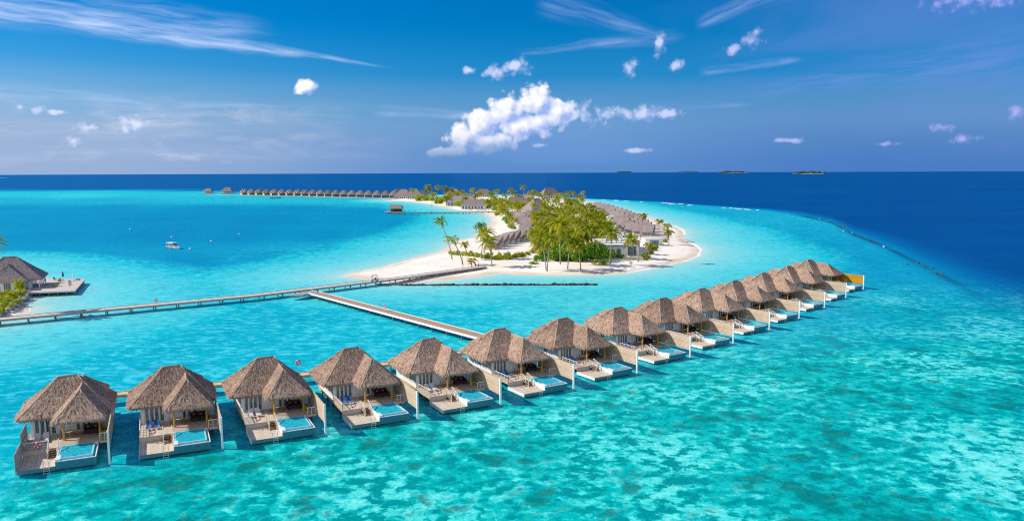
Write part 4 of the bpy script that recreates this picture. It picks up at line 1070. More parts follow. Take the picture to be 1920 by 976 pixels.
random.seed(58)
for x, y in [(944,386),(952,380),(960,384),(968,379),(938,392),(947,396),(978,383),(987,379),(996,386),(1122,402),(1132,412),(1140,420),(1136,432),(1126,438),(1118,446),(1012,388),(1010,424),(1004,410),(955,404),(962,412)]:
    h = random.uniform(6, 9); t_ = G(x, y, h); b = Vector((t_.x, t_.y, 0)); b.z = ground(b.x, b.y) - .1
    palm(b, t_, random.choice(CROWNS), 'coconut palm standing between the thatched roofs of the island', 'palms between the island roofs', r=.17)
random.seed(57)
for i in range(30):
    x = random.uniform(1004, 1118); y = random.uniform(446, 484) - max(0, 1030-x)*.4; p = G(x, y, 1.2); p.z = ground(p.x, p.y) - .1
    palm(p, p + Vector((random.uniform(-.5, .5), 0, random.uniform(3.0, 5.5))), random.choice(CROWNS), 'young low palm filling the front of the island grove', 'young palms of the island grove', r=.15)

def shrub_mesh(seed, n, lumps, leaf, mats=('leaf', 'leaf_yellow'), mixy=0.25, name='foliage'):
    """leaf faces spread through several lumps, none of them a clean ball"""
    random.seed(seed); mb = MB()
    L_ = [(Vector((random.uniform(-.62, .62), random.uniform(-.62, .62), random.uniform(.25, .75))), random.uniform(.28, .48)) for _ in range(lumps)]
    for _ in range(n):
        c, r = random.choice(L_); d = Vector((random.gauss(0, 1), random.gauss(0, 1), random.gauss(0, 1))).normalized()
        p = c + d*r*random.uniform(.55, 1.08)
        if p.z < 0.02: p.z = random.uniform(0, .2)
        nn = (d + Vector((random.uniform(-.7, .7), random.uniform(-.7, .7), random.uniform(0, .9)))).normalized()
        a = nn.orthogonal().normalized(); b = nn.cross(a); l = leaf*random.uniform(.6, 1.3); w = l*.55
        mb.mi = 1 if random.random() < mixy else 0
        mb.add([p-a*l, p+b*w, p+a*l, p-b*w], [(0, 1, 2, 3)])
    me = bpy.data.meshes.new(name); me.from_pydata([tuple(v) for v in mb.v], [], mb.f)
    for k in mats: me.materials.append(M[k])
    me.polygons.foreach_set('material_index', mb.m); me.update(); return me
SH = [shrub_mesh(61+i, 900, 9, .10, mixy=.10) for i in range(3)]
SHY = [shrub_mesh(71+i, 520, 8, .12, mixy=.85) for i in range(3)]
SHM = [shrub_mesh(81+i, 620, 8, .12, mixy=.45) for i in range(2)]
def shrub(p, sx, sy, sz, me, label, group=None, cat='shrub', name='shrub'):
    o = bpy.data.objects.new(name, me); link(o); o.location = p; o.scale = (sx, sy, sz); o.rotation_euler = (0, 0, random.uniform(0, 6.28))
    return tag(o, label, cat, group)
random.seed(9)
BIG = [(1030,486,3.6,3.4),(1048,488,4.4,4.6),(1066,489,4.2,5.0),(1085,488,3.8,4.2),(1103,489,4.6,5.2),(1130,485,4.6,5.2),(1013,489,2.6,2.2),(1078,480,4.0,5.0),(1116,480,4.0,4.6),(1058,480,4.0,5.4),(1040,478,4.0,4.6),(1022,482,3.2,3.4),(1094,484,3.8,4.6),(1072,486,3.4,3.8),(1110,484,4.0,4.6),(1122,476,3.8,4.2),(1056,485,3.6,4.4)]
for x, y, r_, h in BIG:
    p = G(x, y, 1.2); p.z = ground(p.x, p.y) - .1
    shrub(p, r_*1.25, r_*1.1, h*1.1, random.choice(SH), 'big round dark green shrub in the clump at the foot of the grove', 'big shrubs at the foot of the grove')
p = G(1124, 494, 1.2); shrub(Vector((p.x, p.y, ground(p.x, p.y)-.1)), 3.4, 2.4, 2.0, SHY[0], 'low yellow shrub alone on the sand before the big green shrubs')
p = G(1000, 493.5, 1.2); shrub(Vector((p.x, p.y, ground(p.x, p.y)-.1)), 2.6, 1.8, 1.0, SHM[0], 'flat low green shrub on the sand left of the big shrubs')
HEDGE = [(846,475),(854,476),(862,477),(870,478),(879,479),(888,480),(897,481),(906,483),(914,484),(922,485),(930,486),(938,486),(946,486),(955,485),(964,482),(972,481),(980,480),(988,477),(996,474),(1002,471),(920,480),(936,481),(951,480)]
for i, (x, y) in enumerate(HEDGE):
    p = G(x, y, 1.2); p.z = ground(p.x, p.y) - .1
    shrub(p, random.uniform(2.0, 2.9), random.uniform(1.5, 2.2), random.uniform(1.6, 2.3), random.choice(SHY + SHM[:1]), 'yellow green bush in the hedge before the left beach villas', 'bushes of the front hedge')
for x, y, s_ in [(1150,482,1.6),(1160,482,1.6),(1168,483,1.4),(1174,485,1.0),(1186,484,1.0),(1212,482,1.5),(1207,480,1.5),(1219,474,1.6),(1226,468,1.6),(1229,464,1.4),(1237,458,1.5),(1246,452,1.4),(1211,485,.9),(1250,441,1.6),(1252,433,1.6)]:
    p = G(x, y, 1.2); p.z = ground(p.x, p.y) - .1
    shrub(p, s_*1.5, s_*1.2, s_*1.2, random.choice(SHM + SH[:1]), 'small green bush beside the white villa and the right beach', 'bushes by the white villa')
for x, y, s_ in [(947,411,2.6),(951,416,2.6),(955,420,2.6),(958,424,2.4),(961,428,2.4),(934,402,3.4),(938,398,3.2),(928,394,3.2),(945,394,3.2),(952,391,3.6),(1003,398,2.8),(1035,402,3.2),(1110,424,3.2),(1120,428,3.2),(1128,424,3.4),(1138,432,3.6),(1142,424,3),(1116,438,3),(905,388,3.4),(915,386,3.4),(897,384,3),(836,376,4),(846,378,4),(826,374,4),(858,382,4),(952,382,4),(960,376,4.2),(1010,452,3),(1020,455,3.4),(1045,452,4),(1060,455,4),(1075,462,4),(1028,462,3.4),(1092,463,3.4),(968,380,4)]:
    p = G(x, y, 1.2); p.z = ground(p.x, p.y) - .1
    shrub(p, s_*1.3, s_*1.2, s_*1.1, random.choice(SHM + SHY[:2] + SH[:1]), 'mixed green and yellow shrub growing between the island roofs', 'shrubs between the island roofs')
random.seed(41)
for i in range(130):
    x = 1000 + 128*random.random(); lo = 384 + max(0, x-1075)*.62; hi = 470 - max(0, 1035-x)*1.2 - max(0, x-1095)*1.0; y = lo + (hi-lo)*random.random()
    p = G(x, y, 1.2); p.z = ground(p.x, p.y) - .1
    if p.z < .3: continue
    s_ = random.uniform(1.8, 3.2); shrub(p, s_*1.3, s_*1.2, s_*1.2, random.choice(SHM + SHY[:1] + SH), 'leafy undergrowth shrub among the trunks of the palm grove', 'undergrowth of the palm grove')
for i in range(95):
    x = random.uniform(784, 1000); y = 374 + (x-778)*.055 + random.uniform(-4, 9); p = G(x, y, 1.2); p.z = ground(p.x, p.y) - .1
    if p.z < .5: continue
    s_ = random.uniform(3.2, 5.6); shrub(p, s_*1.4, s_*1.2, s_*1.1, random.choice(SHM + SHY[:2]), 'yellow green shrub under the far palms at the back of the island', 'shrubs under the far palms')
# the airy broadleaf tree over the inner beach
p = G(897, 441, 1.2); p.z = ground(p.x, p.y) - .1
t_ = empty('broadleaf_tree', p); tag(t_, 'airy round-headed broadleaf tree over the inner beach of the bay', 'tree')
tb = MB(); tb.tube([(0, 0, 0), (.5, 0, 2.5), (1.2, .2, 4.6)], [.22, .17, .12], 7); 
for q in ((-.8, .3, 6.2), (2.6, -.2, 6.8), (1.4, .8, 7.6), (3.4, .3, 5.6)): tb.tube([(1.0, .15, 4.0), Vector((1.0, .15, 4.0)).lerp(Vector(q), .55) + Vector((0, 0, .3)), q], [.10, .06, .03], 5)
tb.build('trunk', M['bark'], t_, smooth=True)
M['leaf_grey'] = leaf_mat('sea_green_leaf', (0.05, 0.15, 0.06), (0.14, 0.28, 0.10), .3)
cm = shrub_mesh(95, 520, 10, .085, mats=('leaf_grey', 'leaf'), mixy=.15, name='crown')
c = bpy.data.objects.new('crown', cm); link(c, t_); c.location = (1.3, 0, 3.9); c.scale = (4.2, 3.4, 5.0)

# ------------------------------------------------------------------ buildings of the island
def make_beach_villa():
    """staggered beach villa: long thatch slope falling to the front, dark verge on its right"""
    t = empty('beach_villa')
    mb = MB(); W_, L_ = 4.6, 5.2     # half width, half length
    zt, zb_, n = 8.0, 3.6, 10; V = []; F = []; U = []
    for j in range(n+1):
        f = j/n; y = L_ - 2*L_*f; z = zt + (zb_-zt)*f - .25*math.sin(math.pi*f)
        for x, zz_ in ((-W_, z-1.1), (-W_*.2, z-.4), (W_*.90, z), (W_, z-.5)):
            V.append((x+random.uniform(-.05, .05), y, zz_+random.uniform(-.07, .07)))
    for j in range(n):
        for k in range(3):
            a = j*4+k; F.append((a, a+4, a+5, a+1)); U.append([(j*1.15, k*3.3), (j*1.15+1.15, k*3.3), (j*1.15+1.15, k*3.3+3.3), (j*1.15, k*3.3+3.3)])
    nb = len(V)
    for q, (x, y, z) in enumerate(list(V)): V.append((x, y, z-(2.3 if q % 4 >= 2 else .45)))
    for j in range(n):
        for k in range(3): a = nb+j*4+k; F.append((a, a+1, a+5, a+4)); U.append([(0, 0)]*4)
        for k in (0, 3): a = j*4+k; F.append((a, nb+a, nb+a+4, a+4) if k == 0 else (a, a+4, nb+a+4, nb+a)); U.append([(0, 0)]*4)
    for j in (0, n):
        for k in range(3): a = j*4+k; F.append((a, a+1, nb+a+1, nb+a) if j == 0 else (a, nb+a, nb+a+1, a+1)); U.append([(0, 0)]*4)
    mb.add(V, F, U); r = mb.build('roof', M['thatch_grey'], t)
    w = MB(); w.box(-4.2, 3.8, -4.2, 4.6, -.3, 2.2); w.build('wall', M['plaster'], t)
    w = MB(); w.box(-4.0, 3.6, 2.2, 4.5, 2.204, 5.2); w.build('upper_wall', M['plaster'], t)
    w = MB(); w.box(-4.4, 3.9, -6.6, -5.0, -.3, 1.2); w.build('terrace', M['boards_grey'], t)
    g = MB(); g.box(-2.5, 2.0, -4.26, -4.205, .1, 1.9); g.build('glass_door', M['glass'], t)
    return t
bv = make_beach_villa(); bvs = []
def place_bv(x, y, rz, label, group, s=1.0):
    o = bv if not bvs else copy_tree(bv); bvs.append(o); o.location = (x, y, ground(x, y)); o.rotation_euler = (0, 0, rz); o.scale = (s, s, s); tag(o, label, 'beach villa', group); return o
# near left group: seven stepped roofs
pts = [(926,452),(938,448),(949,444),(961,441),(973,438.5),(985,436),(995,433)]
for i, (x, y) in enumerate(pts):
    p = G(x, y, 4.5); place_bv(p.x, p.y, -0.38 + .01*i, '%s stepped grey thatch roof from the left, beach villas behind the hedge' % ORD[i], 'stepped beach villas behind the hedge', .70)
# left arc along the bay
pts = [(985,426),(990,421),(995,417),(999,413.5),(986,413),(980,409),(975,405.5),(971,402.5),(994,407),(1003,410),(1010,412),(966,399.5),(987,401),(997,403)]
for i, (x, y) in enumerate(pts):
    p = G(x, y, 5.0); place_bv(p.x, p.y, -0.32 + .008*i, 'grey thatched beach villa in the curved row along the bay', 'beach villas along the bay', .78)
# right arc along the ocean side
pts = [(1214,430),(1209,425),(1203.5,420),(1198,416),(1192,412),(1186,408.5),(1180,405),(1173,402),(1166,399),(1158,396),(1150,393),(1142,390.5),(1134,388),(1126,386),(1118,384),
       (1192,422),(1184,417),(1176,413),(1168,409),(1160,405),(1152,402),(1144,398),(1176,422),(1168,417),(1160,412),(1184,426),(1199,428)]
for i, (x, y) in enumerate(pts):
    p = G(x, y, 4.6); place_bv(p.x, p.y, -0.30, 'grey thatched beach villa in the long row along the ocean side', 'beach villas along the ocean side', .80)
# larger thatched halls
def hall(x, y, L_, D_, h, eave, rz, label, walls=True, name='thatched_hall', mat='thatch_grey'):
    p = G(x, y, 1.0); t = empty(name, (p.x, p.y, ground(p.x, p.y)), rz); tag(t, label, 'hall')
    mb, cap = MB(), MB(); hip(mb, cap, -L_/2, L_/2, -D_/2, D_/2, eave, ((-(L_-D_*.8)/2, 0), ((L_-D_*.8)/2, 0)), h, .8, 6, 250, step=.9, capr=.22, seed=int(x))
    r = mb.build('roof', M[mat], t); cap.build('ridge_cap', M[mat], r)
    if walls:
        w = MB(); w.box(-L_/2+1.5, L_/2-1.5, -D_/2+1.5, D_/2-1.5, -.3, eave-.4); w.build('wall', M['plaster'], t)
        for k in range(int((L_-4)/3)):
            g = MB(); x0 = -L_/2+2.2+k*3; g.box(x0, x0+2.0, -D_/2+1.45, -D_/2+1.495, .2, eave-.9); g.build('glass_door', M['glass'], t)
    for sx in (-1, 1):
        for sy in (-1, 1): c = MB(); c.bar((sx*(L_/2-.5), sy*(D_/2-.5), -.3), (sx*(L_/2-.5), sy*(D_/2-.5), eave-.25), .15, n=6); c.build('column', M['tan_wood'], t)
    return t
hall(1006, 402, 20, 20, 13, 4, .5, 'tall grey pyramid thatched hall in the middle of the island')
hall(968, 391, 26, 16, 11, 4, .35, 'wide grey thatched hall with twin pitch above the curved bay roofs')
hall(986, 386, 24, 15, 11, 4, -.3, 'grey thatched hall half hidden behind palms near the bay')
hall(868, 385, 34, 18, 10, 3.6, -.08, 'long low thatched pool restaurant behind the far beach')
hall(889, 391, 26, 14, 9, 3.6, -.1, 'small thatched beach bar near the red parasol')
hall(906, 369, 24, 16, 11, 4, .1, 'far thatched hall among palms near the turquoise water')
hall(850, 371, 24, 18, 12, 4, .0, 'far thatched hall behind the yellow palms of the far beach')
hall(1030, 372, 26, 18, 14, 4, .4, 'thatched hall peeping over the grove of palms')
hall(757, 371.5, 25, 22, 12.5, 3.4, 0.0, 'round-topped thatched pavilion at the left tip of the far beach', mat='thatch_grey')
hall(777, 372.2, 22, 20, 13, 4.4, 0.1, 'thatched pavilion with white columns beside the round-topped pavilion')
hall(745, 367.6, 14, 12, 12, 4, 0.4, 'small steep thatched hut at the end of the distant villa row')
# the flat-roofed white villa
def white_villa():
    p = G(1170, 478, 1.2); t = empty('white_villa', (p.x, p.y, ground(p.x, p.y)), 0.06); tag(t, 'flat-roofed white villa with stepped roof slabs and column porch', 'villa')
    w = MB(); w.box(-14, 1.6, 0, 16, -.3, 4.2); w.box(-9, 10, 16.1, 34, -.3, 4.6); w.build('wall', M['plaster'], t)
    for k, (x0, x1, y0, y1, z) in enumerate(((-14.6, 2.4, -.8, 5.2, 4.22), (-13.4, 4.6, 5.4, 11.6, 4.75), (-12, 7.4, 11.8, 19, 5.2), (-9.6, 10.6, 19.2, 26.5, 5.6), (-8.2, 11.6, 26.7, 35, 6.0))):
        r = MB(); r.box(x0, x1, y0, y1, z, z+.38); r.build('roof_slab', M['plaster'], t)
        w2 = MB(); w2.box(x0+.8, x1-.8, y0+.8, y1-.8, z-.6, z-.004); w2.build('parapet', M['white'], t)
    for k, y in enumerate((0.4, 3.2, 6.0, 9.2, 12.4, 15.6)):
        c = MB(); c.box(5.4+.35*k, 5.9+.35*k, y, y+.5, -.3, 4.2); c.build('column', M['white'], t)
    b = MB(); b.box(1.6, 6.4, .3, 1.1, 3.7, 4.15); b.box(1.6, 7.4, 6, 6.8, 3.9, 4.4); b.box(1.6, 8.4, 12, 12.8, 4.0, 4.5); b.build('pergola_beam', M['white'], t)
    g = MB(); g.box(-3.2, -1.3, -.06, -.01, .8, 2.9); f = g.build('window', M['tan_wood'], t); g = MB(); g.box(-3.05, -1.45, -.09, -.065, .95, 2.75); g.build('pane', M['glass'], f)
    g = MB(); g.box(-8.0, -5.6, -.06, -.01, 0, 2.5); f = g.build('doorway', M['dark_wood'], t)
    g = MB(); g.box(-9.4, -4.6, -1.6, -.02, 2.8, 3.0); g.build('door_canopy', M['white'], t)
    g = MB(); g.box(1.7, 5.3, 1.4, 1.5, 0, 3.6); g.build('glass_door', M['glass'], t)
white_villa()
p = G(1187, 486, 1.2); t = empty('picket_fence', (p.x, p.y, ground(p.x, p.y))); tag(t, 'pale wooden picket fence before the porch of the white villa', 'fence')
f = MB()
for k in range(26): f.box(-3.9+k*.3, -3.68+k*.3, 0, .06, -.1, 1.5)
f.build('pickets', M['boards_grey'], t)
for z in (.3, 1.15): f = MB(); f.box(-3.95, 3.95, .062, .12, z, z+.1); f.build('rail', M['boards_grey'], t)
for i, (x, y, L_, D_, rz) in enumerate([(1222, 459, 9, 5, .3), (1147, 414, 10, 7, .4), (1153, 421, 9, 6, .4), (1108, 446, 10, 7, .2), (1095, 462, 9, 6, .1), (1060, 392, 14, 8, .3), (1080, 386, 14, 8, .3), (1043, 406, 8, 5, .2), (1118, 456, 10, 6, .1), (1075, 445, 9, 6, 0)]):
    p = G(x, y, 1.0); t = empty('white_pavilion', (p.x, p.y, ground(p.x, p.y)), rz)
    tag(t, ['white cube house at the right end beside the low palm', 'white terrace house above the ocean side roofs, upper', 'white terrace house above the ocean side roofs, lower', 'white courtyard house behind the grove, right', 'white courtyard house behind the big shrubs, right', 'white house seen between the far grove palms, left', 'white house seen between the far grove palms, right', 'tiny white house beside the bay roofs', 'white courtyard house left of the flat roofed villa', 'white house among the trunks of the grove'][i], 'house')
    w = MB(); w.box(-L_/2, L_/2, -D_/2, D_/2, -.3, 2.9); w.build('wall', M['plaster'], t)
    r = MB(); r.box(-L_/2-.5, L_/2+.5, -D_/2-.5, D_/2+.5, 2.904, 3.2); r.build('roof_slab', M['white'], t)
    g = MB(); g.box(-L_/4, L_/4, -D_/2-.05, -D_/2-.006, .1, 2.3); g.build('glass_door', M['glass'], t)
# grey gravel terrace at the right end of the ocean row
g = MB(); c_ = [G(1231, 417, 1.3), G(1250, 428, 1.3), G(1250, 447, 1.3), G(1222, 446, 1.3), G(1214, 440, 1.3), G(1226, 424, 1.3)]
for q in c_: q.z = 1.55
g.add(c_ + [q - Vector((0, 0, .9)) for q in c_], [tuple(range(5, -1, -1)), tuple(range(6, 12))] + [(k, (k+1) % 6, 6+(k+1) % 6, 6+k) for k in range(6)])
g.build('gravel_terrace', M['boards_grey'], kind='structure')

# ------------------------------------------------------------------ distant villas and jetties
def make_far_villa():
    t = empty('far_villa')
    mb = MB(); hip(mb, None, -6, 6, -5, 6, 4.2, ((-1.2, .5), (1.2, .5)), 9.6, 1.0, 5, 120, step=.9, fringe=False, seed=31); hip(mb, None, -3.6, 3.8, -9, 3, 4.0, ((.1, -5.5), (.1, 0)), 8.2, .8, 5, 70, step=.9, fringe=False, seed=32)
    mb.build('roof', M['thatch_grey'], t)
    w = MB(); w.box(-4.6, 4.6, -3.6, 5, 1.2, 4.0); w.build('wall', M['plaster'], t)
    d = MB(); d.box(-5.2, 5.2, -10.5, 5.4, .8, 1.19); d.build('deck', M['white'], t)
    g = MB(); g.box(-4, 4, -3.66, -3.605, 1.3, 3.4); g.build('glass_door', M['glass'], t)
    w = MB(); w.box(-5.3, -5.22, -10.5, 4, 1.0, 3.8); w.build('privacy_wall', M['boards_grey'], t)
    for x in (-4, 4):
        for y in (-9, 4): c = MB(); c.bar((x, y, -1), (x, y, .8), .2, n=6); c.build('pile', M['pile'], t)
    return t
fv = make_far_villa(); xs = [458.5,472,486,500.5,514.5,529,543.5,558,572,586.5,601,615.5,630,645,660,675.5,691,707,723,738]
for i, x in enumerate(xs):
    y = 365.6 + (x-446)*6.0/278; p = G(x, y, 0)
    o = fv if i == 0 else copy_tree(fv); o.location = p; o.rotation_euler = (0, 0, 0.55 - .02*i); o.scale = (1.12, 1.12, 1.12)
    tag(o, '%s thatched villa from the left in the distant row on the horizon side' % ORD[i], 'villa', 'villas of the distant row')
def far_pav(x, y, L_, D_, h, label):
    p = G(x, y, 0); t = empty('thatched_pavilion', p); tag(t, label, 'pavilion')
    mb = MB(); hip(mb, None, -L_/2, L_/2, -D_/2, D_/2, 4.6, ((-(L_-D_*.8)/2-.1, 0), ((L_-D_*.8)/2+.1, 0)), h, .8, 5, 60, step=1.0, fringe=False, seed=int(x)); mb.build('roof', M['thatch_grey'], t)
    d = MB(); d.box(-L_/2-2, L_/2+2, -D_/2-2, D_/2, .8, 1.2); d.build('deck', M['tan_wood'], t)
    w = MB(); w.box(-L_/2+2, L_/2-2, -1, D_/2-2, 1.2, 4.3); w.build('wall', M['plaster'], t)
    for sx in (-1, 1):
        for yy in (-D_/2+.6, D_/2-.6):
            c = MB(); c.bar((sx*(L_/2-.6), yy, -1), (sx*(L_/2-.6), yy, 4.4), .22, n=6); c.build('column', M['tan_wood'], t)
far_pav(391, 363, 17, 13, 9.5, 'small open thatched pavilion farthest left on the far reef edge')
far_pav(427, 363, 20, 14, 11, 'larger thatched pavilion between the open one and the distant row')
walkway('far_boardwalk', [G(385, 364, 1.2), G(446, 366, 1.2), G(590, 368.5, 1.2), G(740, 372.5, 1.2)], 1.2, M['walk_grey'], M['tan_wood'], 20, 'far boardwalk running behind the distant villa row', crossbeam=False)
# jetty with the water sports hut
jp = [G(735, 399.5, 1.3), G(800, 398.5, 1.3), G(850, 398, 1.3), G(900, 397, 1.5), G(930, 396.8, 1.7)]
walkway('jetty', jp, 1.5, M['walk_brown'], M['dark_wood'], 5.5, 'straight jetty from the bay beach out to the thatched hut')
p = G(742, 399.3, 0); t = empty('jetty_hut', p); tag(t, 'thatched open hut on a broad platform at the jetty head', 'hut')
d = MB(); d.box(-9, 8, -7, 5, .9, 1.35); d.build('deck', M['tan_wood'], t)
mb = MB(); hip(mb, None, -5.5, 6.5, -4, 4, 4.4, ((-4.6, 0), (5.6, 0)), 7.4, .4, 5, 120, step=.8, fringe=False, seed=77); mb.build('roof', M['thatch_grey'], t)
for x in (-5, -1.2, 2.4, 6):
    for y in (-3.5, 3.5): c = MB(); c.bar((x, y, 1.35), (x, y, 4.3), .16, n=6); c.build('column', M['dark_wood'], t)
w = MB(); w.box(-4.4, 5.4, 1.5, 3.2, 1.35, 3.6); w.build('back_wall', M['dark_wood'], t)
w = MB(); w.box(-3.8, 4.8, -2.9, -2.1, 1.35, 2.4); w.build('counter', M['dark_fabric'], t)
for x in (-8, -3, 3, 7): 
    for y in (-6, 4): c = MB(); c.bar((x, y, -1.2), (x, y, .9), .2, n=6); c.build('pile', M['pile'], t)
def lamp(p, h, label, curved=False):
    t = empty('lamp_post', p); tag(t, label, 'lamp post'); b = MB()
    b.tube([(0, 0, 0), (0, 0, h*.8), (-.1, 0, h)] + ([(-.9, 0, h+.35)] if curved else []), [.09, .07, .06] + ([.05] if curved else []), 6); b.build('post', M['black'], t)
    c = MB(); c.ell((-.9 if curved else -.1, 0, h+.3), .22, .22, .18, 8, 5); c.build('lamp_head', M['black'], t)
lamp(G(767, 398.6, 1.3), 6.0, 'curved dark lamp post on the jetty beside the hut', True)
lamp(G(868, 501, 1.4), 4.0, 'short dark lamp post beside the boardwalk on the sand')

# ------------------------------------------------------------------ people
def person(p, rz, top, legs, label, stride=.25, arms='down', h=1.72, hair='hair'):
    """one skinned body; clothes and hair are shells over it"""
    k = h/1.72; t = empty('person', p, rz); tag(t, label, 'person')
    J = {'hip': (0, 0, .93), 'chest': (0, .01, 1.28), 'neck': (0, .01, 1.45), 'head': (0, .03, 1.60), 'crown': (0, .02, 1.69),
         'sl': (.17, 0, 1.40), 'el': (.23, .03+stride*.25, 1.13), 'hl': (.24, .08+stride*.5, .88), 'sr': (-.17, 0, 1.40), 'er': (-.23, .03-stride*.25, 1.13), 'hr': (-.24, .06-stride*.4, .88),
         'tl': (.09, 0, .88), 'kl': (.10, .06-stride*.35, .49), 'al': (.10, -.02-stride*.75, .09), 'fl': (.11, .13-stride*.75, .04),
         'tr': (-.09, 0, .88), 'kr': (-.10, .06+stride*.45, .49), 'ar': (-.10, .0+stride*.75, .08), 'fr': (-.11, .15+stride*.75, .04)}
    Rr = {'hip': .15, 'chest': .16, 'neck': .06, 'head': .105, 'crown': .07, 'sl': .065, 'el': .045, 'hl': .04, 'sr': .065, 'er': .045, 'hr': .04, 'tl': .085, 'kl': .06, 'al': .042, 'fl': .035, 'tr': .085, 'kr': .06, 'ar': .042, 'fr': .035}
    E_ = [('hip', 'chest'), ('chest', 'neck'), ('neck', 'head'), ('head', 'crown'), ('chest', 'sl'), ('sl', 'el'), ('el', 'hl'), ('chest', 'sr'), ('sr', 'er'), ('er', 'hr'), ('hip', 'tl'), ('tl', 'kl'), ('kl', 'al'), ('al', 'fl'), ('hip', 'tr'), ('tr', 'kr'), ('kr', 'ar'), ('ar', 'fr')]
    def skin(name, names, grow, mat):
        ks = [q for q in J if q in names]; me = bpy.data.meshes.new(name); me.from_pydata([tuple(c*k for c in J[q]) for q in ks], [(ks.index(a), ks.index(b)) for a, b in E_ if a in names and b in names], [])
        o = bpy.data.objects.new(name, me); link(o, t); md = o.modifiers.new('skin', 'SKIN'); sv = me.skin_vertices[0].data
        for i, q in enumerate(ks): sv[i].radius = (Rr[q]*k*grow, Rr[q]*k*grow*(.8 if q in ('chest', 'hip') else 1)); sv[i].use_root = (q == ks[0])
        sd_ = o.modifiers.new('sub', 'SUBSURF'); sd_.levels = 1; sd_.render_levels = 2; me.materials.append(mat); return o
    skin('body', set(J), 1.0, M['skin'])
    skin('shirt', {'hip', 'chest', 'sl', 'el', 'sr', 'er'}, 1.22, M[top]); skin('trousers', {'hip', 'tl', 'kl', 'tr', 'kr'}, 1.25, M[legs])
    hh = MB(); hh.ell((0, -.01*k, 1.66*k), .115*k, .125*k, .10*k, 10, 6); hh.build('hair', M[hair], t, smooth=True)
    return t
def gp(px, py):
    p = G(px, py, 1.2); p.z = ground(p.x, p.y); return p
person(gp(891.5, 499), -1.2, 'violet', 'navy', 'stroller in blue violet clothes walking near the end of the boardwalk', .3)
person(gp(897.5, 499.5), -1.2, 'canopy', 'black', 'stroller in dark clothes beside the one in blue violet', .28, h=1.78)
person(gp(1181.5, 493.5), .4, 'grey_cloth', 'canopy', 'person in pale top standing on the beach before the picket fence', .12)
person(gp(1184.5, 493.8), -.4, 'pink', 'pink', 'person in coral pink standing on the beach before the picket fence', .15, h=1.66)
person(G(809.5, 397.6, 1.31), 1.3, 'navy', 'black', 'person in dark clothes walking on the far jetty', .25)
person(G(799.5, 397.8, 1.31), -1.3, 'grey_cloth', 'navy', 'person in pale shirt on the far jetty near the hut', .2)
person(G(778.5, 398.2, 1.31), 0, 'navy', 'navy', 'person in navy on the far jetty, nearest the curved lamp post', .2)

# ------------------------------------------------------------------ golf buggy
p = G(702, 527.0, 1.5); t = empty('golf_buggy', p, 0.45 + math.pi); tag(t, 'pale blue golf buggy with brown canopy driving on the boardwalk', 'golf buggy')
M['buggy'] = simple('pale_blue_paint', (0.45, 0.62, 0.72), .3, .05)
b = MB(); b.bbox(-1.2, 1.2, -.58, .58, .30, .52, .05); b.bbox(-1.25, -.35, -.58, .58, .52, .95, .06); b.add([(.55,-.58,.52),(1.25,-.55,.52),(1.25,.55,.52),(.55,.58,.52),(.62,-.55,.92),(1.1,-.5,.80),(1.1,.5,.80),(.62,.55,.92)], [(0,3,2,1),(4,5,6,7),(0,1,5,4),(1,2,6,5),(2,3,7,6),(3,0,4,7)]); b.build('body', M['buggy'], t)
for y0, nm in ((-.1, 'seat'),): s = MB(); s.bbox(-.35, .15, -.52, .52, .55, .72); s.bbox(-.42, -.28, -.52, .52, .72, 1.15); s.build('seat', M['black'], t)
s = MB(); s.bbox(-1.0, 1.0, -.62, .62, 1.82, 1.92, .04); s.build('canopy', M['canopy'], t)
for x in (-.9, .75):
    for y in (-.52, .52): s = MB(); s.bar((x, y, .6), (x*.95, y, 1.82), .03, n=5); s.build('canopy_post', M['black'], t)
for x in (-.8, .85):
    for y in (-.56, .56): s = MB(); s.bar((x, y-.09, .24), (x, y+.09, .24), .24, n=14); w = s.build('wheel', M['black'], t); s = MB(); s.bar((x, y-.1, .24), (x, y+.1, .24), .11, n=10); s.build('rim', M['steel'], w)
for y in (-.38, .38): s = MB(); s.ell((1.24, y, .62), .05, .1, .08, 8, 5); s.build('headlight', M['ring_white'], t)
s = MB(); s.torus((.42, -.25, 1.0), .16, .02, 'x', 14, 5); s.build('steering_wheel', M['black'], t)

# life rings on posts along the boardwalks
def ring_station(p, rz, label, h=1.25):
    t = empty('life_ring_station', p, rz); tag(t, label, 'life ring')
    b = MB(); b.bar((0, 0, 0), (0, 0, h), .05, sq=True); b.build('post', M['wood_rail'], t)
    b = MB(); b.bar((0, .02, h), (0, .05, h), .42, n=16); b.build('back_board', M['rim'], t)
    r = MB(); r.torus((0, -.07, h), .38, .10, 'y', 22, 8, lambda q: 1 if (q*4) % 1 < .28 else 0); r.build('ring', [M['ring_red'], M['ring_white']], t, smooth=True)
ring_station(G(293, 571.5, 1.5), .2, 'life ring on a post at the near side of the long boardwalk')
ring_station(G(586, 551.5, 1.5), -.6, 'life ring on a post where the spur boardwalk begins')
ring_station(G(721.5, 583, 1.5), -.6, 'life ring on a post halfway down the spur boardwalk')
ring_station(G(560, 704, 1.5), .3, 'life ring on a tall post behind the third villa roof', 2.3)

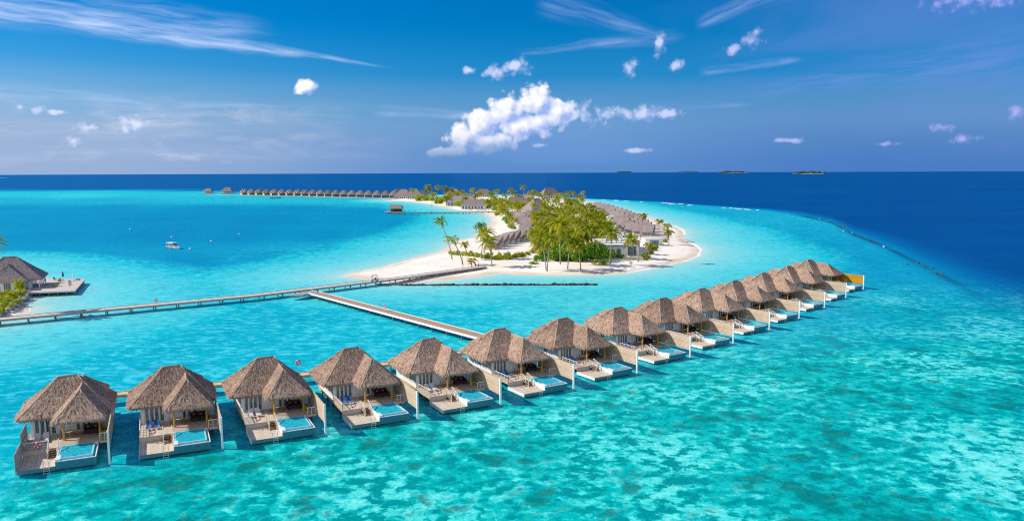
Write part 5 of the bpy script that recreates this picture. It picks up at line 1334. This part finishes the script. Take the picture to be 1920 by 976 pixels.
# ------------------------------------------------------------------ boats and buoys
def speedboat():
    p = G(326, 466, 0); t = empty('speedboat', p, -0.60); t.scale = (1.1, 1.1, 1.15); tag(t, 'white speedboat with cabin roof and red stripes moored in the lagoon', 'boat')
    secs = [(-4.2, 1.15, .25, 1.0), (-2, 1.3, .05, 1.05), (.5, 1.3, 0, 1.15), (2.4, 1.0, .08, 1.3), (3.7, .45, .35, 1.45), (4.3, .04, .8, 1.5)]
    V = []; F = []
    for x, w, zb, zt in secs: V += [(x, -w, zt), (x, -w*.82, zb+.25), (x, 0, zb-.35), (x, w*.82, zb+.25), (x, w, zt)]
    for i in range(len(secs)-1):
        for k in range(4): a = i*5+k; F.append((a, a+1, a+6, a+5))
        F.append((i*5, i*5+5, i*5+9, i*5+4))
    F += [(0, 4, 3, 2, 1)]
    h = MB(); h.add(V, F); h.build('hull', M['ring_white'], t)
    for s in (-1, 1):
        b = MB(); b.add([(-4.0, s*1.17, .72), (-1.8, s*1.31, .76), (-1.8, s*1.30, .50), (-4.0, s*1.14, .46)], [(0, 1, 2, 3)]); b.build('red_stripe', M['ring_red'], t)
        for x in (-.5, .3): b = MB(); b.bar((x, s*1.36, .95), (x-.1, s*1.36, .30), .10, n=7); b.build('fender', M['navy'], t)
    c = MB(); c.add([(-3.6,-1.1,1.05),(1.0,-1.1,1.1),(2.0,-.8,1.25),(2.0,.8,1.25),(1.0,1.1,1.1),(-3.6,1.1,1.05),(-3.6,-1.0,2.35),(.5,-1.0,2.4),(.9,-.7,2.4),(.9,.7,2.4),(.5,1.0,2.4),(-3.6,1.0,2.35)], [(0,1,7,6),(1,2,8,7),(2,3,9,8),(3,4,10,9),(4,5,11,10),(5,0,6,11)]); c.build('cabin_window', M['glass'], t)
    c = MB(); c.bbox(-3.9, .9, -1.25, 1.25, 2.36, 2.52, .06); c.build('cabin_roof', M['ring_white'], t)
    for x in (-3.5, -2.2, -.9):
        for s in (-1, 1): c = MB(); c.bar((x, s*1.08, 1.05), (x, s*1.04, 2.36), .07, n=5); c.build('cabin_post', M['ring_white'], t)
    for s in (-.4, .4): c = MB(); c.bbox(-4.75, -4.25, s-.2, s+.2, .1, 1.2); c.build('outboard_motor', M['black'], t)
speedboat()
for i, (x, y) in enumerate([(322, 444.5), (356.5, 467), (396, 452.5), (448.5, 439), (244, 430)]):
    p = G(x, y, 0.2); t = empty('buoy', p); tag(t, ['white and red mooring buoy just behind the speedboat', 'white and red mooring buoy right of the speedboat bow', 'white and red mooring buoy in the middle of the lagoon', 'white and red mooring buoy farthest right in the lagoon', 'white mooring buoy farthest left in the lagoon'][i], 'buoy')
    b = MB(); b.ell((0, 0, .1), .52, .52, .52, 14, 10); b.build('float', M['ring_white'], t, smooth=True)
    b = MB(); b.bar((0, 0, -.12), (0, 0, .14), .535, .535, 16); b.build('band', M['ring_red'], t)
def skiff(x, y, L_, rz, label, canopy, name='boat', mat='ring_white'):
    p = G(x, y, 0); t = empty(name, p, rz); tag(t, label, 'boat')
    secs = [(-.5, .12, .05, .5), (-.25, .16, 0, .42), (.1, .16, 0, .42), (.35, .10, .05, .52), (.5, .01, .3, .75)]; V = []; F = []
    for a, w, zb, zt in secs: V += [(a*L_, -w*L_, zt*L_*.16), (a*L_, -w*.6*L_, zb*L_*.16-.1), (a*L_, w*.6*L_, zb*L_*.16-.1), (a*L_, w*L_, zt*L_*.16)]
    for i in range(4):
        for k in range(3): q = i*4+k; F.append((q, q+1, q+5, q+4))
        F.append((i*4, i*4+4, i*4+7, i*4+3))
    F.append((0, 3, 2, 1)); h = MB(); h.add(V, F); h.build('hull', M[mat], t)
    if canopy:
        c = MB(); c.bbox(-.36*L_, .2*L_, -.15*L_, .15*L_, .22*L_, .25*L_, .05); c.build('canopy', M['grey_cloth'], t)
        for a in (-.34, .18):
            for s in (-.13, .13): c = MB(); c.bar((a*L_, s*L_, .06*L_), (a*L_, s*L_, .22*L_), .012*L_, n=5); c.build('canopy_post', M['tan_wood'], t)
skiff(517, 372, 15, .05, 'wooden dhoni with canopy before the distant villa row', True, 'dhoni', 'dark_wood')
skiff(1281, 384, 6, .3, 'small dark boat at the white surf line of the right reef', True, 'boat', 'navy')
skiff(1245, 384.5, 5, -.2, 'tiny grey boat inside the right reef, left of the dark boat', False, 'boat', 'concrete')

# ------------------------------------------------------------------ rocks, reef and surf
def rock(mb, c, r):
    b0 = len(mb.v); mb.ell(c, r*random.uniform(.8, 1.4), r*random.uniform(.7, 1.2), r*random.uniform(.5, .9), 6, 4, .25)
random.seed(17); bw = MB()
a, b = G(752, 535, 0), G(1117, 534, 0)
for i in range(190):
    f = i/189; p = a.lerp(b, f); rock(bw, (p.x+random.uniform(-.3, .3), p.y+random.uniform(-.5, .5), .05+random.uniform(-.15, .2)), random.uniform(.35, .75))
a, b = G(706, 532.5, 0), G(752, 535, 0)
for i in range(18): p = a.lerp(b, i/18); rock(bw, (p.x, p.y, -.05), random.uniform(.3, .6))
bw.build('rock_breakwater', M['rock'], label='thin line of dark boulders in the shallows before the island', cat='rocks', kind='stuff')
def along(P, f):
    Pw = [G(*q) for q in P]; L_ = [0]
    for q, w in zip(Pw[:-1], Pw[1:]): L_.append(L_[-1] + (w-q).length)
    s = f*L_[-1]; i = max(k for k in range(len(Pw)-1) if L_[k] <= s); return Pw[i].lerp(Pw[i+1], (s-L_[i])/(L_[i+1]-L_[i]))
rf = MB()
for i in range(150):
    f = random.random(); p = along([(1506, 403.5), (1540, 409), (1570, 420), (1600, 438), (1630, 449), (1662, 461)], f)
    rock(rf, (p.x+random.gauss(0, 1.0), p.y+random.gauss(0, 1.8), random.uniform(-.45, -.12)), random.uniform(.3, .8))
for i in range(18):
    p = along([(1700, 490), (1735, 502), (1768, 520)], random.random()); rock(rf, (p.x+random.gauss(0, 1.6), p.y+random.gauss(0, 3.), random.uniform(-.55, -.25)), random.uniform(.5, 1.1))
rf.build('reef_rocks', M['rock'], label='dark coral rocks of the reef edge breaking the surface at right', cat='reef', kind='stuff')
sf = MB()
def foam(P, n, wmin, wmax, lmin, lmax, spread):
    for _ in range(n):
        p = along(P, random.random()); q = along(P, min(1, random.random())); d = (along(P, .99)-along(P, .0)).normalized()
        l, w = random.uniform(lmin, lmax), random.uniform(wmin, wmax); c = Vector((p.x+random.gauss(0, spread), p.y+random.gauss(0, spread*1.5), .06)); nn = Vector((-d.y, d.x, 0)); k = 10
        ring = [c + d*l*math.cos(2*math.pi*i/k)*random.uniform(.7, 1.2) + nn*w*math.sin(2*math.pi*i/k)*random.uniform(.6, 1.3) for i in range(k)]
        top = [v*1.0 + (c-v)*.45 + Vector((0, 0, .18)) for v in ring]
        sf.add(ring + top, [tuple(range(k, 2*k))] + [(i, (i+1) % k, k+(i+1) % k, k+i) for i in range(k)])
foam([(1240, 379.5), (1290, 384)], 9, .4, 1.5, 2, 8, 2)
foam([(1340, 388), (1450, 396)], 8, .4, 1.2, 2, 6, 2)
foam([(1110, 374), (1240, 379.5)], 5, .4, .9, 3, 7, 3)
foam([(1520, 408), (1660, 463)], 4, .2, .5, .6, 1.6, 1.5)
foam([(-10, 333.5), (12, 333)], 4, 15, 30, 40, 80, 10)
sf.build('surf', M['foam'], label='broken white surf along the reef edge', cat='surf', kind='stuff')
# pale swash along the right beach
sw = MB()
def swash(P, wid, n):
    Pw = [along(P, i/n) for i in range(n+1)]; v = []
    for i, p in enumerate(Pw):
        d = (Pw[min(i+1, n)]-Pw[max(i-1, 0)]).normalized(); nn = Vector((-d.y, d.x, 0)); a = wid*random.uniform(.2, 1.0)
        v += [Vector((p.x, p.y, .03))+nn*a, Vector((p.x, p.y, .10)), Vector((p.x, p.y, .03))-nn*a]
    sw.add(v, [f for i in range(n) for f in ((3*i, 3*i+1, 3*i+4, 3*i+3), (3*i+1, 3*i+2, 3*i+5, 3*i+4))])
swash([(1262, 422), (1281, 431), (1285, 440)], 1.0, 40); swash([(1285, 451), (1304, 459), (1315, 468), (1309, 480), (1283, 490)], 1.1, 80); swash([(1280, 490), (1240, 499.5), (1175, 512)], .9, 70)
swash([(680, 508), (720, 501), (778, 484.4)], .7, 50); swash([(30, 594), (56, 585), (58, 577.5)], .35, 40)
sw.build('swash_foam', M['foam'], label='thin white swash lines where small waves touch the sand', cat='surf', kind='stuff')
# islands on the horizon
def far_island(x, y, wpx, hpx, label, sand=True, bluish=False):
    p = G(x, y, 0); t = empty('distant_island', p); tag(t, label, 'island'); s = p.y/FPX; L_ = wpx*s/2; random.seed(int(x))
    b = MB(); b.ell((0, 0, 0), L_*1.08, L_*.5, 2.2, 20, 6); b.build('sand_rim', M['sand'], t)
    mb = MB()
    for k in range(26): f = random.uniform(-.92, .92); mb.ell((f*L_, random.uniform(-.2, .3)*L_, 1), L_*.13, L_*.13, hpx*s*random.uniform(.6, 1.0)*(1-abs(f)**3*.6), 8, 5, .2)
    mb.build('forest', M['far_forest'], t)
far_island(1375, 324.5, 56, 4.5, 'distant wooded island on the horizon, left of the one with a white beach')
far_island(1518, 326, 62, 6.0, 'largest distant wooded island on the horizon with a white beach at its left end')
far_island(1636, 321, 42, 4, 'small distant island farthest right on the horizon')
far_island(1170, 323, 28, 2.5, 'tiny distant islet on the horizon right of the big cloud')
far_island(1290, 323, 40, 2.0, 'faint low distant island between two wooded ones')

# ------------------------------------------------------------------ the islet at left
A_ = Vector((-.41, .912, 0)); B_ = Vector((-.912, -.41, 0)); rz = math.atan2(A_.y, A_.x) - math.pi/2
t = empty('thatched_pavilion', (-141, 228, 0), rz); tag(t, 'large dark thatched pavilion at the left edge behind the sun deck', 'pavilion')
mb, cap = MB(), MB()   # local x = right, y = back; corner (0,0) is the front right eave
hip(mb, cap, -18, 0, 0, 14, 4.3, ((-10.6, 7), (-7.4, 7)), 10.6, .7, 9, 700, step=.6, seed=91, capr=.2)
hip(mb, cap, -14.5, -3.2, -3.4, 8, 4.2, ((-8.8, 1.4), (-8.8, 5.5)), 8.6, .6, 8, 300, step=.6, caps=(1, 1, 0, 0), seed=92, capr=.18)
r = mb.build('roof', M['thatch_grey'], t); cap.build('ridge_cap', M['thatch_grey'], r)
w = MB(); w.box(-16.5, -3.0, 1.6, 12.4, 1.0, 4.1); w.box(-13, -4.5, -1.8, 1.6, 1.0, 4.1); w.build('wall', M['plaster'], t)
for x in (-12.2, -9.6, -7.0): g = MB(); g.box(x, x+1.7, -1.86, -1.805, 1.2, 3.5); g.build('glass_door', M['glass'], t)
for k, (x, y) in enumerate(((-1, 1), (-1, 4.8), (-1, 8.8), (-1, 13), (-3.6, .8))): c = MB(); c.bar((x, y, 1.3), (x, y, 4.2), .17, n=8); c.build('column', M['white'], t)
g = MB()
for k in range(3): g.box(-2.995, -2.94, 3+k*3, 5+k*3, 1.4, 3.7)
g.build('glass_wall', M['glass'], t)
dk = [G(46, 548.5, 1.4), G(141, 544.4, 1.4), G(159.6, 523, 1.4), G(40, 521, 1.4)]
t = empty('sun_deck', dk[0]); tag(t, 'broad wooden sun deck on piles beside the dark thatched pavilion', 'deck'); o_ = dk[0].copy(); lo = [q-o_ for q in dk]
d = MB(); d.has_uv = True; d.add([Vector((q.x, q.y, 0)) for q in lo] + [Vector((q.x, q.y, -.4)) for q in lo], [(0, 1, 2, 3), (7, 6, 5, 4), (0, 4, 5, 1), (1, 5, 6, 2), (2, 6, 7, 3), (3, 7, 4, 0)]); d.build('deck_boards', M['walk_grey'], t)
for i in range(6):
    q = lo[0].lerp(lo[1], .1+.88*i/5); c = MB(); c.bar((q.x, q.y+.4, -3), (q.x, q.y+.4, -.4), .17, n=7); c.build('pile', M['pile'], t)
for i in range(1, 6):
    q = lo[1].lerp(lo[2], i/5.2); c = MB(); c.bar((q.x-.4, q.y, -3), (q.x-.4, q.y, -.4), .17, n=7); c.build('pile', M['pile'], t)
def dl(px, py): return G(px, py, 1.41)
for i, (x, y, lab) in enumerate([(102, 537, 'wooden sun lounger with pale cushion on the islet deck, left one'), (110, 536.5, 'wooden sun lounger with pale cushion on the islet deck, right one')]):
    P_.setdefault('wl', None)
    o = make_lounger(M['leaf_yellow']) if i == 0 else copy_tree(P_['wl']); P_['wl'] = P_['wl'] or o
    o.location = dl(x, y); o.rotation_euler = (0, 0, 1.2); tag(o, lab, 'sun lounger')
    if i == 0:
        for ch in ALLCH[o.name]:
            if ch.name.startswith('frame'): ch.data.materials[0] = M['orange_wood']
for i, (x, y, lab) in enumerate([(112.5, 530, 'orange wooden deck chair in the middle of the islet deck'), (116, 527.5, 'orange wooden deck chair beside the folded dark parasol'), (103.5, 526, 'dark deck chair near the pavilion columns')]):
    o = make_chair() if i == 2 else copy_tree(P_['cha'])
    if i == 2:
        for ch in ALLCH[o.name]: ch.data.materials[0] = M['black']
    o.location = dl(x, y); o.rotation_euler = (0, 0, .8+i); o.scale = (1.5, 1.5, 1.3); tag(o, lab, 'chair')
def parasol(p, cloth, label, h=2.7):
    t = empty('folded_parasol', p); tag(t, label, 'parasol'); b = MB(); b.bar((0, 0, 0), (0, 0, h), .04, n=6); b.build('pole', M['tan_wood'], t)
    b = MB(); b.tube([(0, 0, 1.0), (0, 0, 1.5), (0, 0, 2.2), (0, 0, h)], [.22, .28, .2, .04], 9); b.build('canopy', M[cloth], t)
    b = MB(); b.bar((0, 0, 0), (0, 0, .1), .35, n=10); b.build('base', M['concrete'], t)
parasol(dl(118.5, 524), 'navy', 'folded dark parasol on the islet deck')
parasol(dl(138.5, 527), 'ring_white', 'folded white parasol near the corner of the islet deck', 3.2)
person(dl(85, 531), .6, 'red', 'navy', 'person in a red shirt standing on the islet deck by the pavilion', .1)
b = MB(); b.bbox(-.6, .6, -.4, .4, 0, .35); o = b.build('storage_box', M['dark_wood'], label='low dark box at the back edge of the islet deck', cat='box'); o.location = dl(146, 524.5)
ring_station(dl(131.8, 540.5), .3, 'life ring on a post at the front edge of the islet deck')
t = empty('deck_sign', dl(131, 533)); tag(t, 'small dark board on two posts on the islet deck', 'sign')
b = MB(); b.box(-.45, .45, -.03, .03, .5, 1.3); b.build('board', M['boards_grey'], t)
for x in (-.4, .4): b = MB(); b.bar((x, .05, 0), (x, .05, 1.35), .05, sq=True); b.build('post', M['black'], t)
# rock revetment, plants, palm
random.seed(23); rv = MB()
for i in range(260):
    f = random.random(); p = along([(66, 551), (44, 570), (22, 588), (-10, 604)], f); rock(rv, (p.x-1.2+random.uniform(-1.3, 1.0), p.y+random.uniform(-.8, .8), random.uniform(.2, 1.5)), random.uniform(.3, .65))
rv.build('rock_revetment', M['pale_rock'], label='bank of pale coral boulders holding the islet garden', cat='rocks', kind='stuff')
for i, (x, y, h) in enumerate([(48,548,4.2),(40,555,2.6),(33,560,2.6),(52,553,2.0),(27,564,2.4),(20,569,2.4),(13,574,2.2),(5,579,2.2),(-4,584,2.2),(10,584,1.8),(26,575,1.6),(38,566,1.6),(2,570,3.0),(18,560,3.4)]):
    p = G(x, y, 1.4); p.z = 1.0
    shrub(p - Vector((1.5, 0, 0)), 1.9, 1.7, h, random.choice(SHY), 'yellow green garden bush above the boulders of the islet', 'bushes of the islet garden')
p = G(-16, 585, 1.0); top = Vector((p.x + .4, p.y, 1.0 + 17.6))
palm(Vector((p.x, p.y, 1.0)), top, CROWN_LUSH[0], 'palm at the left edge, only frond tips reach into view')
# parasol and loungers on the far beach
p = gp(882.5, 395); t = empty('parasol', p); tag(t, 'open coral red parasol on the far beach by the bar', 'parasol')
b = MB(); b.bar((0, 0, 0), (0, 0, 2.6), .05, n=6); b.build('pole', M['white'], t); b = MB(); b.bar((0, 0, 2.1), (0, 0, 2.9), 2.3, .08, 12); b.build('canopy', M['pink'], t)
for i in range(6):
    p = gp(895 + i*3.2, 393.5 + (i % 2)*.5); o = make_lounger(M['aqua']) if i == 0 else copy_tree(P_['al']); P_.setdefault('al', o)
    o.location = p; o.rotation_euler = (0, 0, .3); o.scale = (1.5, 1.5, 1.5); tag(o, 'aqua sun lounger in the row on the far beach beside the bar', 'sun lounger', 'aqua loungers on the far beach')
